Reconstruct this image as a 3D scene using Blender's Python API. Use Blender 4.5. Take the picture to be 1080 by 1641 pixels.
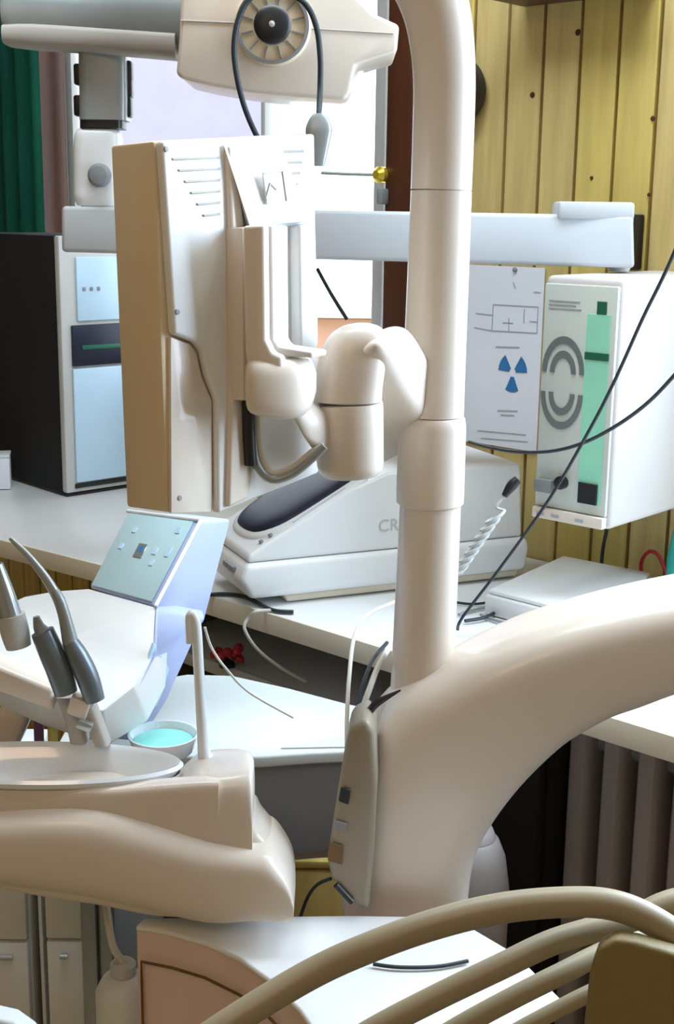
import bpy, bmesh, math, random
from mathutils import Vector, Matrix
random.seed(7)
S = bpy.context.scene
C = S.collection
for o in list(bpy.data.objects): bpy.data.objects.remove(o)
V = Vector
PI = math.pi
# ------------------------------------------------------------------ camera
FPX = 2080.0; PITCH = math.radians(13.0); ROLL = math.radians(0.75)
CAM = V((0, 0, 1.45))
FW = V((0, math.cos(PITCH), -math.sin(PITCH)))
R0 = V((1, 0, 0)); U0 = V((0, math.sin(PITCH), math.cos(PITCH)))
CR = R0*math.cos(ROLL) + U0*math.sin(ROLL)
CU = U0*math.cos(ROLL) - R0*math.sin(ROLL)
cd = bpy.data.cameras.new('camera'); cam = bpy.data.objects.new('camera', cd); C.objects.link(cam)
cd.sensor_fit = 'VERTICAL'; cd.sensor_height = 36.0; cd.lens = 36.0*FPX/1641.0; cd.clip_start = 0.02
m = Matrix((CR, CU, -FW)).transposed().to_4x4(); m.translation = CAM
cam.matrix_world = m
S.camera = cam
def ray(px, py): return FW + CR*((px-540)/FPX) - CU*((py-820.5)/FPX)
def P(px, py, Y):                      # the real point on that line of sight standing Y metres into the room
    r = ray(px, py); return CAM + r*(Y/r.y)
def Pz(px, py, z):                     # the point on the horizontal surface of height z
    r = ray(px, py); return CAM + r*((z-CAM.z)/r.z)
# wall frame : u along the long wall (towards the right), v out of the wall into the room
ZC = 0.90; DC = 0.52
F0 = Pz(333, 953, ZC); F1 = Pz(1080, 1180, ZC)
T = (F1-F0); T.z = 0; T.normalize()
NI = V((T.y, -T.x, 0))                 # towards the room side?
if NI.y > 0: NI = -NI
O = V((F0.x, F0.y, 0)) - NI*DC         # origin on the wall plane
def W(u, v, z): return O + T*u + NI*v + V((0, 0, z))
def Pw(px, py, v=0.0):                 # the point on the plane v metres in front of the long wall
    r = ray(px, py); k = ((O + NI*v - CAM).dot(NI))/(r.dot(NI)); return CAM + r*k
def uz(p): return ((p-O).dot(T), p.z)
WYAW = math.atan2(T.y, T.x)
# ------------------------------------------------------------------ world, lights, exposure
w = bpy.data.worlds.new('world'); S.world = w; w.use_nodes = True
bg = w.node_tree.nodes['Background']; bg.inputs[0].default_value = (0.86, 0.93, 1.0, 1); bg.inputs[1].default_value = 3.4
def area(name, loc, to, sx, sy, power, col):
    d = bpy.data.lights.new(name, 'AREA'); d.shape = 'RECTANGLE'; d.size = sx; d.size_y = sy; d.energy = power; d.color = col
    o = bpy.data.objects.new(name, d); C.objects.link(o); o.location = loc
    o.rotation_euler = (V(to)-V(loc)).to_track_quat('-Z', 'Y').to_euler(); return o
UW2 = (0.78, 1.86)                      # second window of the long wall, right of the frame
area('window_daylight', W(1.32, 0.06, 1.70), W(1.32, 1.0, 1.60), 1.0, 1.0, 42, (0.62, 0.80, 1.0))
area('ceiling_panel_light', (0.10, 1.45, 2.60), (0.10, 1.45, 0), 1.5, 0.3, 27, (0.78, 0.90, 1.0))
area('warm_room_lamp', (-0.5, -0.5, 2.3), (-0.2, 0.6, 0.9), 0.6, 0.4, 4.2, (1.0, 0.66, 0.42))
S.view_settings.view_transform = 'Standard'; S.view_settings.look = 'None'
S.view_settings.gamma = 1.0; S.view_settings.use_curve_mapping = False; S.view_settings.exposure = 0.08
# ------------------------------------------------------------------ materials
def mat(name, col, rough=0.5, metal=0.0, var=0.06, scale=8.0, bump=0.0, bscale=60, coat=0.0, stretch=None):
    mt = bpy.data.materials.new(name); mt.use_nodes = True; nt = mt.node_tree
    b = nt.nodes['Principled BSDF']; b.inputs['Roughness'].default_value = rough; b.inputs['Metallic'].default_value = metal
    b.inputs['Coat Weight'].default_value = coat
    tc = nt.nodes.new('ShaderNodeTexCoord'); mp = nt.nodes.new('ShaderNodeMapping'); nt.links.new(tc.outputs['Object'], mp.inputs[0])
    if stretch: mp.inputs['Scale'].default_value = stretch
    n = nt.nodes.new('ShaderNodeTexNoise'); n.inputs['Scale'].default_value = scale; n.inputs['Detail'].default_value = 4
    nt.links.new(mp.outputs[0], n.inputs[0])
    cr = nt.nodes.new('ShaderNodeValToRGB')
    lo = [max(0, c*(1-var)) for c in col]; hi = [min(1, c*(1+var)) for c in col]
    cr.color_ramp.elements[0].color = (*lo, 1); cr.color_ramp.elements[1].color = (*hi, 1)
    cr.color_ramp.elements[0].position = .3; cr.color_ramp.elements[1].position = .7
    nt.links.new(n.outputs[0], cr.inputs[0]); nt.links.new(cr.outputs[0], b.inputs['Base Color'])
    if bump:
        n2 = nt.nodes.new('ShaderNodeTexNoise'); n2.inputs['Scale'].default_value = bscale; nt.links.new(mp.outputs[0], n2.inputs[0])
        bp = nt.nodes.new('ShaderNodeBump'); bp.inputs['Strength'].default_value = bump; bp.inputs['Distance'].default_value = .002
        nt.links.new(n2.outputs[0], bp.inputs['Height']); nt.links.new(bp.outputs[0], b.inputs['Normal'])
    return mt
M = dict(
 plastic=mat('cream_white_plastic', (.76, .67, .58), .32, var=.02, scale=4, coat=.2),
 ivory=mat('warm_lit_ivory_plastic', (.78, .65, .46), .42, var=.03),  # warm light on the monitor's white side is put into this colour
 ceramic=mat('white_glazed_bowl', (.82, .86, .90), .14, var=.01, coat=.6),
 white=mat('white_lacquer', (.84, .85, .85), .35, var=.02),
 offwhite=mat('pale_grey_shell', (.74, .76, .77), .4, var=.03),
 hgrey=mat('satin_grey_metal', (.33, .36, .36), .35, .3, var=.05),
 lgrey=mat('light_grey_plastic', (.55, .56, .55), .45, var=.04),
 mgrey=mat('mid_grey_plastic', (.24, .25, .26), .5, var=.05),
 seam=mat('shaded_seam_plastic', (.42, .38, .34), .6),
 black=mat('black_plastic', (.012, .012, .014), .4, var=.2),
 matblack=mat('matt_black_sheet', (.006, .006, .007), .8, var=.2),
 navy=mat('dark_glossy_window', (.010, .013, .035), .40, var=.2),
 bluewhite=mat('pale_blue_plastic', (.52, .72, .90), .35, var=.04),
 top=mat('white_laminate_top', (.83, .84, .84), .33, var=.02, scale=3),
 ltop=mat('pale_grey_green_top', (.60, .65, .63), .35, var=.02, scale=3),
 cream=mat('cream_edge_laminate', (.78, .70, .55), .5, var=.04),
 under=mat('shaded_olive_board', (.10, .09, .05), .7),  # shade of the wall below the worktop is in this colour
 brown=mat('dark_brown_wood', (.075, .020, .006), .45, var=.25, scale=5, stretch=(8, 8, .7)),
 green=mat('green_curtain_cloth', (.012, .17, .115), .9, var=.2, bump=.4, bscale=200, scale=20, stretch=(3, 3, .3)),
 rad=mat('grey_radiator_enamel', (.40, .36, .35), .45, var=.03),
 floor=mat('tan_vinyl_floor', (.36, .28, .15), .45, var=.12, scale=6),
 wallp=mat('warm_plaster', (.42, .30, .17), .85, var=.04, bump=.2),
 ceil=mat('pale_ceiling_paint', (.60, .52, .40), .9, var=.02),
 hose=mat('beige_rubber_hose', (.36, .30, .20), .45, var=.05, scale=12),
 olive=mat('olive_brown_vinyl', (.24, .185, .07), .55, var=.06, bump=.3, bscale=150),
 steel=mat('brushed_steel', (.50, .54, .57), .28, .75, var=.05),
 handle=mat('grey_anodised_handle', (.20, .24, .27), .35, .5, var=.06),
 paper=mat('white_paper', (.80, .82, .90), .85, var=.02),
 ink=mat('grey_ink', (.38, .40, .46), .9),
 blueink=mat('blue_ink', (.03, .18, .42), .8),
 greenink=mat('green_print', (.32, .76, .56), .6, var=.05),
 dkgreen=mat('dark_green_print', (.01, .12, .07), .5),
 beam=mat('blue_grey_enamel', (.58, .61, .64), .4, var=.02),
 boxw=mat('box_side_enamel', (.60, .57, .55), .5, var=.03),
 facia=mat('grey_green_fascia', (.62, .67, .62), .5, var=.03),
 dgrey=mat('dark_grey_print', (.16, .19, .19), .6),
 teal=mat('teal_plastic', (.02, .42, .38), .4),
 aqua=mat('aqua_liquid_cup', (.30, .80, .72), .2),
 red=mat('red_plastic', (.50, .02, .03), .4, var=.3, scale=40),
 yellow=mat('yellow_tube', (.75, .66, .18), .5),
 purple=mat('purple_tube', (.16, .08, .18), .5),
 brass=mat('brass', (.72, .50, .05), .3, .6),
 cable=mat('black_cable', (.02, .03, .04), .5),
 wcable=mat('pale_cable', (.62, .60, .52), .5),
 screen=mat('pale_blue_touch_panel', (.48, .66, .70), .25, var=.04),
 lav=mat('lavender_blue_shell', (.46, .52, .80), .4, var=.03),
 house=mat('lavender_render', (.33, .31, .47), .9, var=.04),
 houseb=mat('pink_brick_render', (.50, .27, .20), .9, var=.15, scale=3),
 roofm=mat('pale_green_hedge', (.72, .80, .50), .9, var=.2, scale=4),
 pink=mat('pink_bounce_panel', (.80, .60, .54), .35, var=.02),  # pink light bounced onto the unit base is put into this colour
 stain=mat('brown_sticker', (.15, .08, .02), .6, var=.2, scale=40),
 plate=mat('taupe_plastic', (.30, .25, .18), .45, var=.05),
)
def woodmat(i, col):
    mt = mat('yellow_pine_%d' % i, col, .5, var=.13, scale=7, bump=.15, bscale=30, stretch=(9, 9, .6))
    return mt
PINE = [woodmat(i, c) for i, c in enumerate([(.62, .48, .14), (.66, .50, .17), (.58, .45, .12), (.60, .46, .18)])]
# glass
g = bpy.data.materials.new('clear_window_glass'); g.use_nodes = True
_b = g.node_tree.nodes['Principled BSDF']; _b.inputs['Transmission Weight'].default_value = 1; _b.inputs['Roughness'].default_value = 0; _b.inputs['IOR'].default_value = 1.02
_b.inputs['Base Color'].default_value = (.97, .98, 1, 1); M['glass'] = g
# ------------------------------------------------------------------ builders
def thing(name, label, cat, loc=(0, 0, 0), group=None):
    o = bpy.data.objects.new(name, None); C.objects.link(o); o.location = loc; o.empty_display_size = .05
    o['label'] = label; o['category'] = cat
    if group: o['group'] = group
    return o
def base_of(par):
    b = V((0, 0, 0))
    while par is not None: b += par.location; par = par.parent
    return b
def obj(name, bm, m_, parent=None, label=None, smooth=40, origin=None):
    off = base_of(parent)
    if origin is not None: off = V(origin)
    bmesh.ops.recalc_face_normals(bm, faces=bm.faces[:])
    bmesh.ops.translate(bm, vec=-off, verts=bm.verts[:])
    me = bpy.data.meshes.new(name); bm.to_mesh(me); bm.free()
    if smooth:
        me.polygons.foreach_set('use_smooth', [True]*len(me.polygons)); me.set_sharp_from_angle(angle=math.radians(smooth))
    me.materials.append(M[m_] if isinstance(m_, str) else m_)
    o = bpy.data.objects.new(name, me); C.objects.link(o)
    if parent is not None: o.parent = parent
    elif origin is not None: o.location = off
    if label: o['label'] = label
    return o
def tag(o, label, cat, group=None):
    o['label'] = label; o['category'] = cat
    if group: o['group'] = group
    return o
def struct(o): o['kind'] = 'structure'; return o
def bev(bm, w_, seg=2, ang=25):
    if w_ <= 0: return bm
    es = [e for e in bm.edges if len(e.link_faces) == 2 and e.calc_face_angle(0) > math.radians(ang)]
    bmesh.ops.bevel(bm, geom=es, offset=w_, segments=seg, affect='EDGES', profile=.5, clamp_overlap=True); return bm
def hexa(pts, bw=0, seg=2, bm=None):       # 8 points : bottom 0-3, top 4-7
    own = bm is None
    if own: bm = bmesh.new()
    v = [bm.verts.new(p) for p in pts]
    for f in ((0, 3, 2, 1), (4, 5, 6, 7), (0, 1, 5, 4), (1, 2, 6, 5), (2, 3, 7, 6), (3, 0, 4, 7)): bm.faces.new([v[i] for i in f])
    if own:
        bmesh.ops.recalc_face_normals(bm, faces=bm.faces[:]); bev(bm, bw, seg)
    return bm
def prism(poly, d, bw=0, seg=2):           # poly : world points of one face, d : vector through the thickness
    bm = bmesh.new(); d = V(d)
    a = [bm.verts.new(p) for p in poly]; b = [bm.verts.new(V(p)+d) for p in poly]; n = len(poly)
    bm.faces.new(a); bm.faces.new(b[::-1])
    for i in range(n): bm.faces.new([a[i], b[i], b[(i+1) % n], a[(i+1) % n]])
    bmesh.ops.recalc_face_normals(bm, faces=bm.faces[:]); bev(bm, bw, seg); return bm
def wbox(u0, u1, v0, v1, z0, z1, bw=0, seg=2):
    return hexa([W(u0, v0, z0), W(u1, v0, z0), W(u1, v1, z0), W(u0, v1, z0), W(u0, v0, z1), W(u1, v0, z1), W(u1, v1, z1), W(u0, v1, z1)], bw, seg)
def cr_interp(pts, k):
    if k <= 1: return list(pts)
    out = []; n = len(pts)
    for i in range(n-1):
        p0 = pts[max(i-1, 0)]; p1 = pts[i]; p2 = pts[i+1]; p3 = pts[min(i+2, n-1)]
        for j in range(k):
            t = j/k
            out.append(tuple(.5*((2*b)+(-a+c)*t+(2*a-5*b+4*c-d)*t*t+(-a+3*b-3*c+d)*t**3) for a, b, c, d in zip(p0, p1, p2, p3)))
    out.append(tuple(pts[-1])); return out
def tube(pts, r, n=12, k=8, bm=None):
    rr = r if isinstance(r, (list, tuple)) else [r]*len(pts)
    q = cr_interp([(*p, a) for p, a in zip(pts, rr)], k)
    own = bm is None
    if own: bm = bmesh.new()
    P_ = [V(a[:3]) for a in q]; up = None; rings = []
    for i, p in enumerate(P_):
        t = (P_[min(i+1, len(P_)-1)]-P_[max(i-1, 0)])
        if t.length < 1e-9: t = V((0, 0, 1))
        t.normalize()
        if up is None:
            up = t.orthogonal().normalized()
        up = (up - t*up.dot(t)).normalized(); s = t.cross(up)
        rings.append([bm.verts.new(p + (up*math.cos(2*PI*j/n)+s*math.sin(2*PI*j/n))*q[i][3]) for j in range(n)])
    for a, b in zip(rings, rings[1:]):
        for j in range(n): bm.faces.new([a[j], a[(j+1) % n], b[(j+1) % n], b[j]])
    bm.faces.new(rings[0][::-1]); bm.faces.new(rings[-1]); return bm
def frame(ax):
    ax = V(ax).normalized(); a = ax.orthogonal().normalized(); return ax, a, ax.cross(a)
def lathe(c, ax, prof, n=32, bm=None, close=True):     # prof : (radius, distance along ax)
    ax, a, b = frame(ax); c = V(c); own = bm is None
    if own: bm = bmesh.new()
    rings = [[bm.verts.new(c+ax*h+(a*math.cos(2*PI*j/n)+b*math.sin(2*PI*j/n))*max(r, 1e-5)) for j in range(n)] for r, h in prof]
    for p, q in zip(rings, rings[1:]):
        for j in range(n): bm.faces.new([p[j], p[(j+1) % n], q[(j+1) % n], q[j]])
    if close: bm.faces.new(rings[0][::-1]); bm.faces.new(rings[-1])
    return bm
def loft(secs, n=32, k=4, cap=True):       # secs : (centre, a vector, b vector, exponent)
    q = cr_interp([(*s[0], *s[1], *s[2], s[3]) for s in secs], k); bm = bmesh.new(); rings = []
    for s in q:
        c, a, b, e = V(s[:3]), V(s[3:6]), V(s[6:9]), s[9]; ring = []
        for j in range(n):
            th = 2*PI*j/n; x, y = math.cos(th), math.sin(th)
            sx = math.copysign(abs(x)**(2/e), x); sy = math.copysign(abs(y)**(2/e), y)
            ring.append(bm.verts.new(c+a*sx+b*sy))
        rings.append(ring)
    for p, r in zip(rings, rings[1:]):
        for j in range(n): bm.faces.new([p[j], p[(j+1) % n], r[(j+1) % n], r[j]])
    if cap: bm.faces.new(rings[0][::-1]); bm.faces.new(rings[-1])
    return bm
def cbox(p, ux, uy, uz_, bw=0, seg=2):     # box from centre and three half vectors
    p = V(p); x, y, z = V(ux), V(uy), V(uz_)
    return hexa([p-x-y-z, p+x-y-z, p+x+y-z, p-x+y-z, p-x-y+z, p+x-y+z, p+x+y+z, p-x+y+z], bw, seg)
def join(*bms):
    out = bmesh.new()
    for b in bms:
        me = bpy.data.meshes.new('t'); b.to_mesh(me); b.free(); out.from_mesh(me); bpy.data.meshes.remove(me)
    return out
Z = V((0, 0, 1))
def ppx(pts, Y): return [P(x, y, Y) for x, y in pts]
# ================================================================== STRUCTURE
uL = uz(Pw(60, 300))[0]; uR = uz(Pw(650, 300))[0]      # window opening
ZS = uz(Pw(560, 600))[1]; ZT = 2.15; HC = 2.65
UA, UB = -1.9, 3.6
wall = bpy.data.objects.new('wall_back', None); C.objects.link(wall); wall['kind'] = 'structure'
wall.location = W(0, 0, 0)
obj('masonry', join(wbox(UA, uL, -.08, -.0201, 0, HC), wbox(uL, uR, -.08, -.0201, 0, ZS-.03), wbox(uL, uR, -.08, -.0201, ZT, HC),
    wbox(uR, UW2[0], -.08, -.0201, 0, HC), wbox(UW2[0], UW2[1], -.08, -.0201, 0, 1.15), wbox(UW2[0], UW2[1], -.08, -.0201, 2.2, HC), wbox(UW2[1], UB, -.08, -.0201, 0, HC)), 'wallp', wall)
pw = .066; n0 = int((uL-.5-uL)/pw)-1; i = 0; u = uR+.0
pl = []
uu = uR
while uu < UB-.1:
    z1 = HC; z0 = 0.0
    spans = [(0, HC)] if not (UW2[0]-pw*.5 < uu < UW2[1]) else [(0, 1.13), (2.2, HC)]
    for s in spans: pl.append((uu, s))
    uu += pw
uu = uR-pw
while uu > UA+.1:
    if uu > uL-pw*.5: pl.append((uu, (0, ZS-.03)))
    else: pl.append((uu, (0, HC)))
    uu -= pw
for k, (a, (z0, z1)) in enumerate(pl):
    b_ = wbox(a+.0028, a+pw-.0028, -.02, -.001+random.uniform(-.0012, .0012), z0, z1, .0022, 1)
    obj('plank', b_, PINE[random.choice([0, 0, 1, 2, 3])], wall, smooth=30)
# knots in the pine : a part of their own
kb = bmesh.new()
for px, py, rr in ((853, 152, .0045), (926, 52, .005), (1046, 190, .004), (1040, 312, .003), (948, 285, .003)):
    p = Pw(px, py, -.0015); lathe(p, NI, [(rr, 0), (rr*.8, .0015), (.0003, .0018)], 10, kb)
obj('knot', kb, 'brown', wall)
struct(obj('floor', hexa([W(UA, -.3, -.1), W(UB, -.3, -.1), W(UB, 3.6, -.1), W(UA, 3.6, -.1), W(UA, -.3, 0), W(UB, -.3, 0), W(UB, 3.6, 0), W(UA, 3.6, 0)]), 'floor', smooth=0))
struct(obj('ceiling', wbox(UA, UB, -.3, 3.6, HC, HC+.1), 'ceil', smooth=0))
struct(obj('wall_left', wbox(UA-.1, UA, -.3, 3.6, 0, HC), 'wallp', smooth=0))
struct(obj('wall_right', wbox(UB, UB+.1, -.3, 3.6, 0, HC), 'wallp', smooth=0))
struct(obj('wall_front', wbox(UA, UB, 3.6, 3.7, 0, HC), 'wallp', smooth=0))
def window(name, u0, u1, z0, z1, mids, m_frame='brown'):
    r = bpy.data.objects.new(name, None); C.objects.link(r); r['kind'] = 'structure'; r.location = W(u0, 0, z0)
    obj('frame', wbox(u0-.03, u0+.03, -.079, .02, z0-.02, z1, .004), m_frame, r)
    obj('frame', wbox(u1-.03, u1+.03, -.079, .02, z0-.02, z1, .004), m_frame, r)
    obj('frame', wbox(u0, u1, -.079, .02, z1-.04, z1+.03, .004), m_frame, r)
    obj('sill', wbox(u0-.03, u1+.03, -.079, .05, z0-.03, z0, .004), 'white', r)
    for (a, ww) in mids: obj('mullion', wbox(a-ww, a+ww, -.072, -.045, z0, z1-.04, .003), 'lgrey', r)
    obj('pane', wbox(u0+.03, u1-.03, -.060, -.057, z0, z1-.04), 'glass', r)
    return r
um = uz(Pw(430, 150, -.06))[0]
ug = uz(Pw(632, 200, -.06))[0]
w1 = window('window_1', uL, uR, ZS, ZT, [(um, .006), (uz(Pw(617, 200, -.06))[0], .012), (uz(Pw(120, 200, -.06))[0], .012)])
window('window_2', UW2[0], UW2[1], 1.15, 2.2, [((UW2[0]+UW2[1])/2, .02)])
# window catch with its rod
p = Pw(607, 280, .03)
hn = obj('latch', lathe(p-T*.002-NI*.02, NI, [(.004, 0), (.014, .004), (.014, .018), (.007, .026)], 16), 'brass', w1)
obj('stay_rod', tube([p, P(560, 279, p.y+.02), P(515, 277, p.y+.04)], .0028, 8, 3), 'hgrey', hn)
obj('stay_clip', cbox(Pw(613, 315, .03), T*.006, NI*.01, Z*.013, .003), 'mgrey', hn)
# ------------------------------------------------------------------ outside the window
hb = thing('neighbour_house', 'pale lavender house wall seen through the left half of the window', 'house', (-2.2, 7.4, 0))
hx0, hx1 = P(140, 150, 7.0).x, P(440, 150, 7.0).x
obj('wall', cbox(((hx0+hx1)/2, 7.5, 2.1), V(((hx1-hx0)/2, 0, 0)), V((0, .5, 0)), Z*1.5, .02), 'house', hb)
obj('brick_base', cbox(((hx0+hx1)/2, 7.48, .3), V(((hx1-hx0)/2, 0, 0)), V((0, .5, 0)), Z*.3, .02), 'houseb', hb)
gs = thing('garden_shed', 'low pinkish garden shed out of focus beyond the window', 'shed', (0.05, 6.2, 0))
c0 = P(575, 560, 6.0)
obj('wall', cbox((c0.x, 6.4, .22), V((.32, 0, 0)), V((0, .4, 0)), Z*(.12+max(c0.z-.2, .1)), .01), 'houseb', gs)
obj('roof', cbox((c0.x, 6.4, .375+max(c0.z-.2, .1)), V((.38, 0, 0)), V((0, .46, 0)), Z*.03, .01), 'lgrey', gs)
gr = obj('lawn', cbox((0, 9.2, -.35), V((9, 0, 0)), V((0, 6.2, 0)), Z*.05), 'roofm', smooth=0); struct(gr); gr.name = 'ground_outside'
# ------------------------------------------------------------------ curtain
cbm = bmesh.new(); uc0 = uz(Pw(-40, 200, .08))[0]; uc1 = uz(Pw(44, 200, .08))[0]; N = 40; cols = []
zc0 = uz(Pw(20, 395, .08))[1]-.25
for j in range(N+1):
    uu = uc0+(uc1-uc0)*j/N; vv = .045+.012*math.sin(j/N*PI*7)
    cols.append([cbm.verts.new(W(uu, vv, z)) for z in (zc0, 1.7, 2.1, 2.5)])
for a, b in zip(cols, cols[1:]):
    for j in range(3): cbm.faces.new([a[j], b[j], b[j+1], a[j+1]])
bmesh.ops.solidify(cbm, geom=cbm.faces[:], thickness=.002)
tag(obj('curtain', cbm, 'green', origin=W((uc0+uc1)/2, .08, zc0)), 'dark green curtain hanging at the left end of the window', 'curtain')
# ================================================================== COUNTER
FLx = Pz(-260, 800, ZC); FLm = Pz(240, 925, ZC); FR = F1+T*1.2
front = [FLx, FLm, FR]
ct = thing('worktop', 'long white laminate worktop with cream edge below the window', 'worktop', (FLm.x, FLm.y, ZC-.03))
def back(p): q = V(p); return q - NI*((q-O).dot(NI)-.004)
poly = [FLx, FLm, FR, back(FR), back(FLx)]
obj('top', prism([V((p.x, p.y, ZC-.024)) for p in poly], (0, 0, .024), .002), 'top', ct)
for a, b in ((FLx, FLm), (FLm, FR)):
    n_ = V((-(b-a).y, (b-a).x, 0)).normalized()
    if n_.y > 0: n_ = -n_
    a1 = a-n_*.0022; b1 = b-n_*.0022
    obj('edge_band', hexa([V((*(a1).xy, ZC-.03)), V((*(b1).xy, ZC-.03)), V((*(b1+n_*.004).xy, ZC-.03)), V((*(a1+n_*.004).xy, ZC-.03)),
        V((*a1.xy, ZC+.0004)), V((*b1.xy, ZC+.0004)), V((*(b1+n_*.004).xy, ZC+.0004)), V((*(a1+n_*.004).xy, ZC+.0004))], .001), 'cream', ct)
# black block added for the deep shade under the worktop, beside the radiator
ua = uz(Pw(760, 1300, DC-.12))[0]; ub = min(uz(Pw(903, 1300, DC-.12))[0], uz(Pw(905, 1300, DC-.16))[0]+.008)
cb = thing('black_shade_block', 'black block added for the deep shade under the worktop left of the radiator', 'shade block', W(ua, .2, 0))
obj('body', wbox(ua, ub-.012, .05, DC-.13, .0, ZC-.034, .004), 'matblack', cb)
obj('shade_front', wbox(ua+.006, ub-.018, DC-.128, DC-.11, .05, ZC-.05, .004), 'matblack', cb)
# radiator
rv = DC-.16
r0 = uz(Pw(905, 1300, rv))[0]; r1 = uz(Pw(950, 1300, rv))[0]; rs = .050
rd = thing('radiator', 'grey column radiator under the right end of the worktop', 'radiator', W(r0, rv-.05, .1))
for j in range(13):
    uu = r0+.017+j*rs
    obj('column', loft([(W(uu, rv-.03, z), T*a, NI*.036*b, 4) for z, a, b in ((.12, .004, .6), (.13, .016, 1), (.5, .0165, 1), (.79, .0165, 1), (.82, .014, .9), (.83, .004, .6))], 16, 2), 'rad', rd)
for z in (.16, .78): obj('pipe', tube([W(r0, rv-.03, z), W(r0+13*rs, rv-.03, z)], .014, 10, 1), 'mgrey', rd)
for uu in (r0+.03, r0+12*rs): obj('foot', wbox(uu-.01, uu+.01, rv-.06, rv, 0, .14, .003), 'rad', rd)
# open shelf space under the worktop (centre), wall shade put into dark panels
uc = uz(Pw(345, 1040, DC-.1))[0]; ud = uz(Pw(620, 1130, DC-.1))[0]
zs = uz(Pw(450, 1100, DC-.04))[1]
sh = thing('under_shelf', 'grey shelf board beneath the open dark gap of the worktop', 'shelf', W(uc, .2, zs))
obj('board', wbox(uc-.1, ud+.03, .03, DC-.05, zs-.018, zs, .002), 'lgrey', sh)
obj('edge', wbox(uc-.1, ud+.03, DC-.0495, DC-.042, zs-.020, zs, .001), 'lgrey', sh)
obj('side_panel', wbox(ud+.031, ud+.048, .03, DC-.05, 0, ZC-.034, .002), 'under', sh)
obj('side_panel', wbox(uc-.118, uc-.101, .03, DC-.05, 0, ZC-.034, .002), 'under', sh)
obj('shade_panel', wbox(uc-.1, ud+.03, .006, .016, zs+.001, ZC-.034, .001), 'under', sh)
fl = thing('red_flower_ornament', 'small red ornament at the left end of the under shelf', 'ornament', Pz(362, 1072, zs+.001))
fp = Pz(362, 1075, zs+.001)+V((0, .02, 0)); fb = bmesh.new()
for k in range(9):
    a = k*2.4; q = fp+V((math.cos(a)*.016, math.sin(a)*.012, .012+.008*(k % 3)))
    lathe(q-Z*.006, (math.cos(a)*.5, math.sin(a)*.5, 1), [(.001, 0), (.008, .004), (.007, .010), (.001, .014)], 8, fb)
obj('petals', fb, 'red', fl); obj('base', lathe(fp, Z, [(.012, 0), (.012, .006), (.004, .012)], 12), 'black', fl)
# ================================================================== PC TOWER
tq = Pz(105, 797, ZC); tY = tq.y
fdir = (P(200, 797, tY)-tq); fdir = V((fdir.x, .03, 0)).normalized()
sdir = V((-fdir.y, fdir.x, 0))
q2 = Pz(20, 770, ZC); sd = (q2-tq); sd.z = 0; sd.normalize()
fdir = V((sd.y, -sd.x, 0)) if V((sd.y, -sd.x, 0)).x > 0 else V((-sd.y, sd.x, 0))
ht = (P(105, 378, tY)-tq).z; wt = .17
tw = thing('computer_tower', 'black computer tower with pale blue front standing on the worktop at left', 'computer', tq)
def tb(a0, a1, b0, b1, z0, z1, bw=.003):
    f = lambda a, b, z: tq+fdir*a+sd*b+Z*z
    return hexa([f(a0, b0, z0), f(a1, b0, z0), f(a1, b1, z0), f(a0, b1, z0), f(a0, b0, z1), f(a1, b0, z1), f(a1, b1, z1), f(a0, b1, z1)], bw)
obj('case', tb(0, wt, .012, .33, .006, ht), 'matblack', tw)
fr = obj('front_frame', tb(.0, wt, -.006, .0118, .008, ht, .004), 'lgrey', tw)
def hz(py): return (P(130, py, tY)-P(130, 797, tY)).z
obj('front_panel', tb(.020, wt-.012, -.012, -.0061, hz(775), hz(592), .004), 'bluewhite', tw)
obj('drive_bay', tb(.020, wt-.012, -.013, -.0061, hz(588), hz(522), .002), 'navy', tw)
obj('upper_panel', tb(.034, wt-.012, -.011, -.0061, hz(516), hz(412), .003), 'bluewhite', tw)
obj('buttons', join(*[tb(a, a+.007, -.013, -.0111, hz(467), hz(461), .001) for a in (.046, .062, .078)]), 'mgrey', tw)
obj('drive_slot', tb(.040, wt-.03, -.0145, -.0131, hz(562), hz(555), .0005), 'dkgreen', tw)
obj('foot_vent', tb(.018, wt-.012, -.010, -.0061, hz(784), hz(777), .001), 'black', tw)
obj('foot', tb(.004, wt-.004, .0, .32, 0, .0059, .001), 'black', tw)
wb = Pz(-12, 782, ZC)
o = thing('small_white_carton', 'small white carton at the left edge beside the computer tower', 'box', wb)
obj('carton', cbox(wb+Z*.0335, V((.036, .008, 0)), V((-.005, .025, 0)), Z*.032, .002), 'paper', o)
obj('lid', cbox(wb+Z*.0685, V((.037, .008, 0)), V((-.005, .026, 0)), Z*.003, .001), 'offwhite', o)
# ================================================================== SCANNER
s0 = Pz(455, 972, ZC)                 # nearest bottom corner
s1 = Pz(340, 925, ZC)                 # left bottom corner
s2 = Pz(842, 928, ZC)                 # right bottom corner
ax = s2-s0; ax.z = 0; Ls = ax.length; ax.normalize()
ay = V((-ax.y, ax.x, 0)); Ds = .19
sc = thing('plate_scanner', 'white desktop x-ray plate scanner with a dark curved slot, in front of the window', 'scanner', s0)
def sp(a, b, z): return s0+ax*a+ay*b+Z*z
def sprof(lst, b0, b1, bw, seg=3): return prism([sp(a, b0, z) for a, z in lst], ay*(b1-b0), bw, seg)
obj('foot_plate', sprof([(.01, 0.002), (Ls-.01, .002), (Ls-.005, .014), (.004, .014)], .012, Ds-.01, .003), 'cream', sc)
obj('base', sprof([(0, .0145), (Ls, .0145), (Ls+.006, .05), (Ls, .066), (-.055, .066), (-.066, .044), (-.05, .0145)], 0, Ds, .010, 4), 'white', sc)
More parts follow.
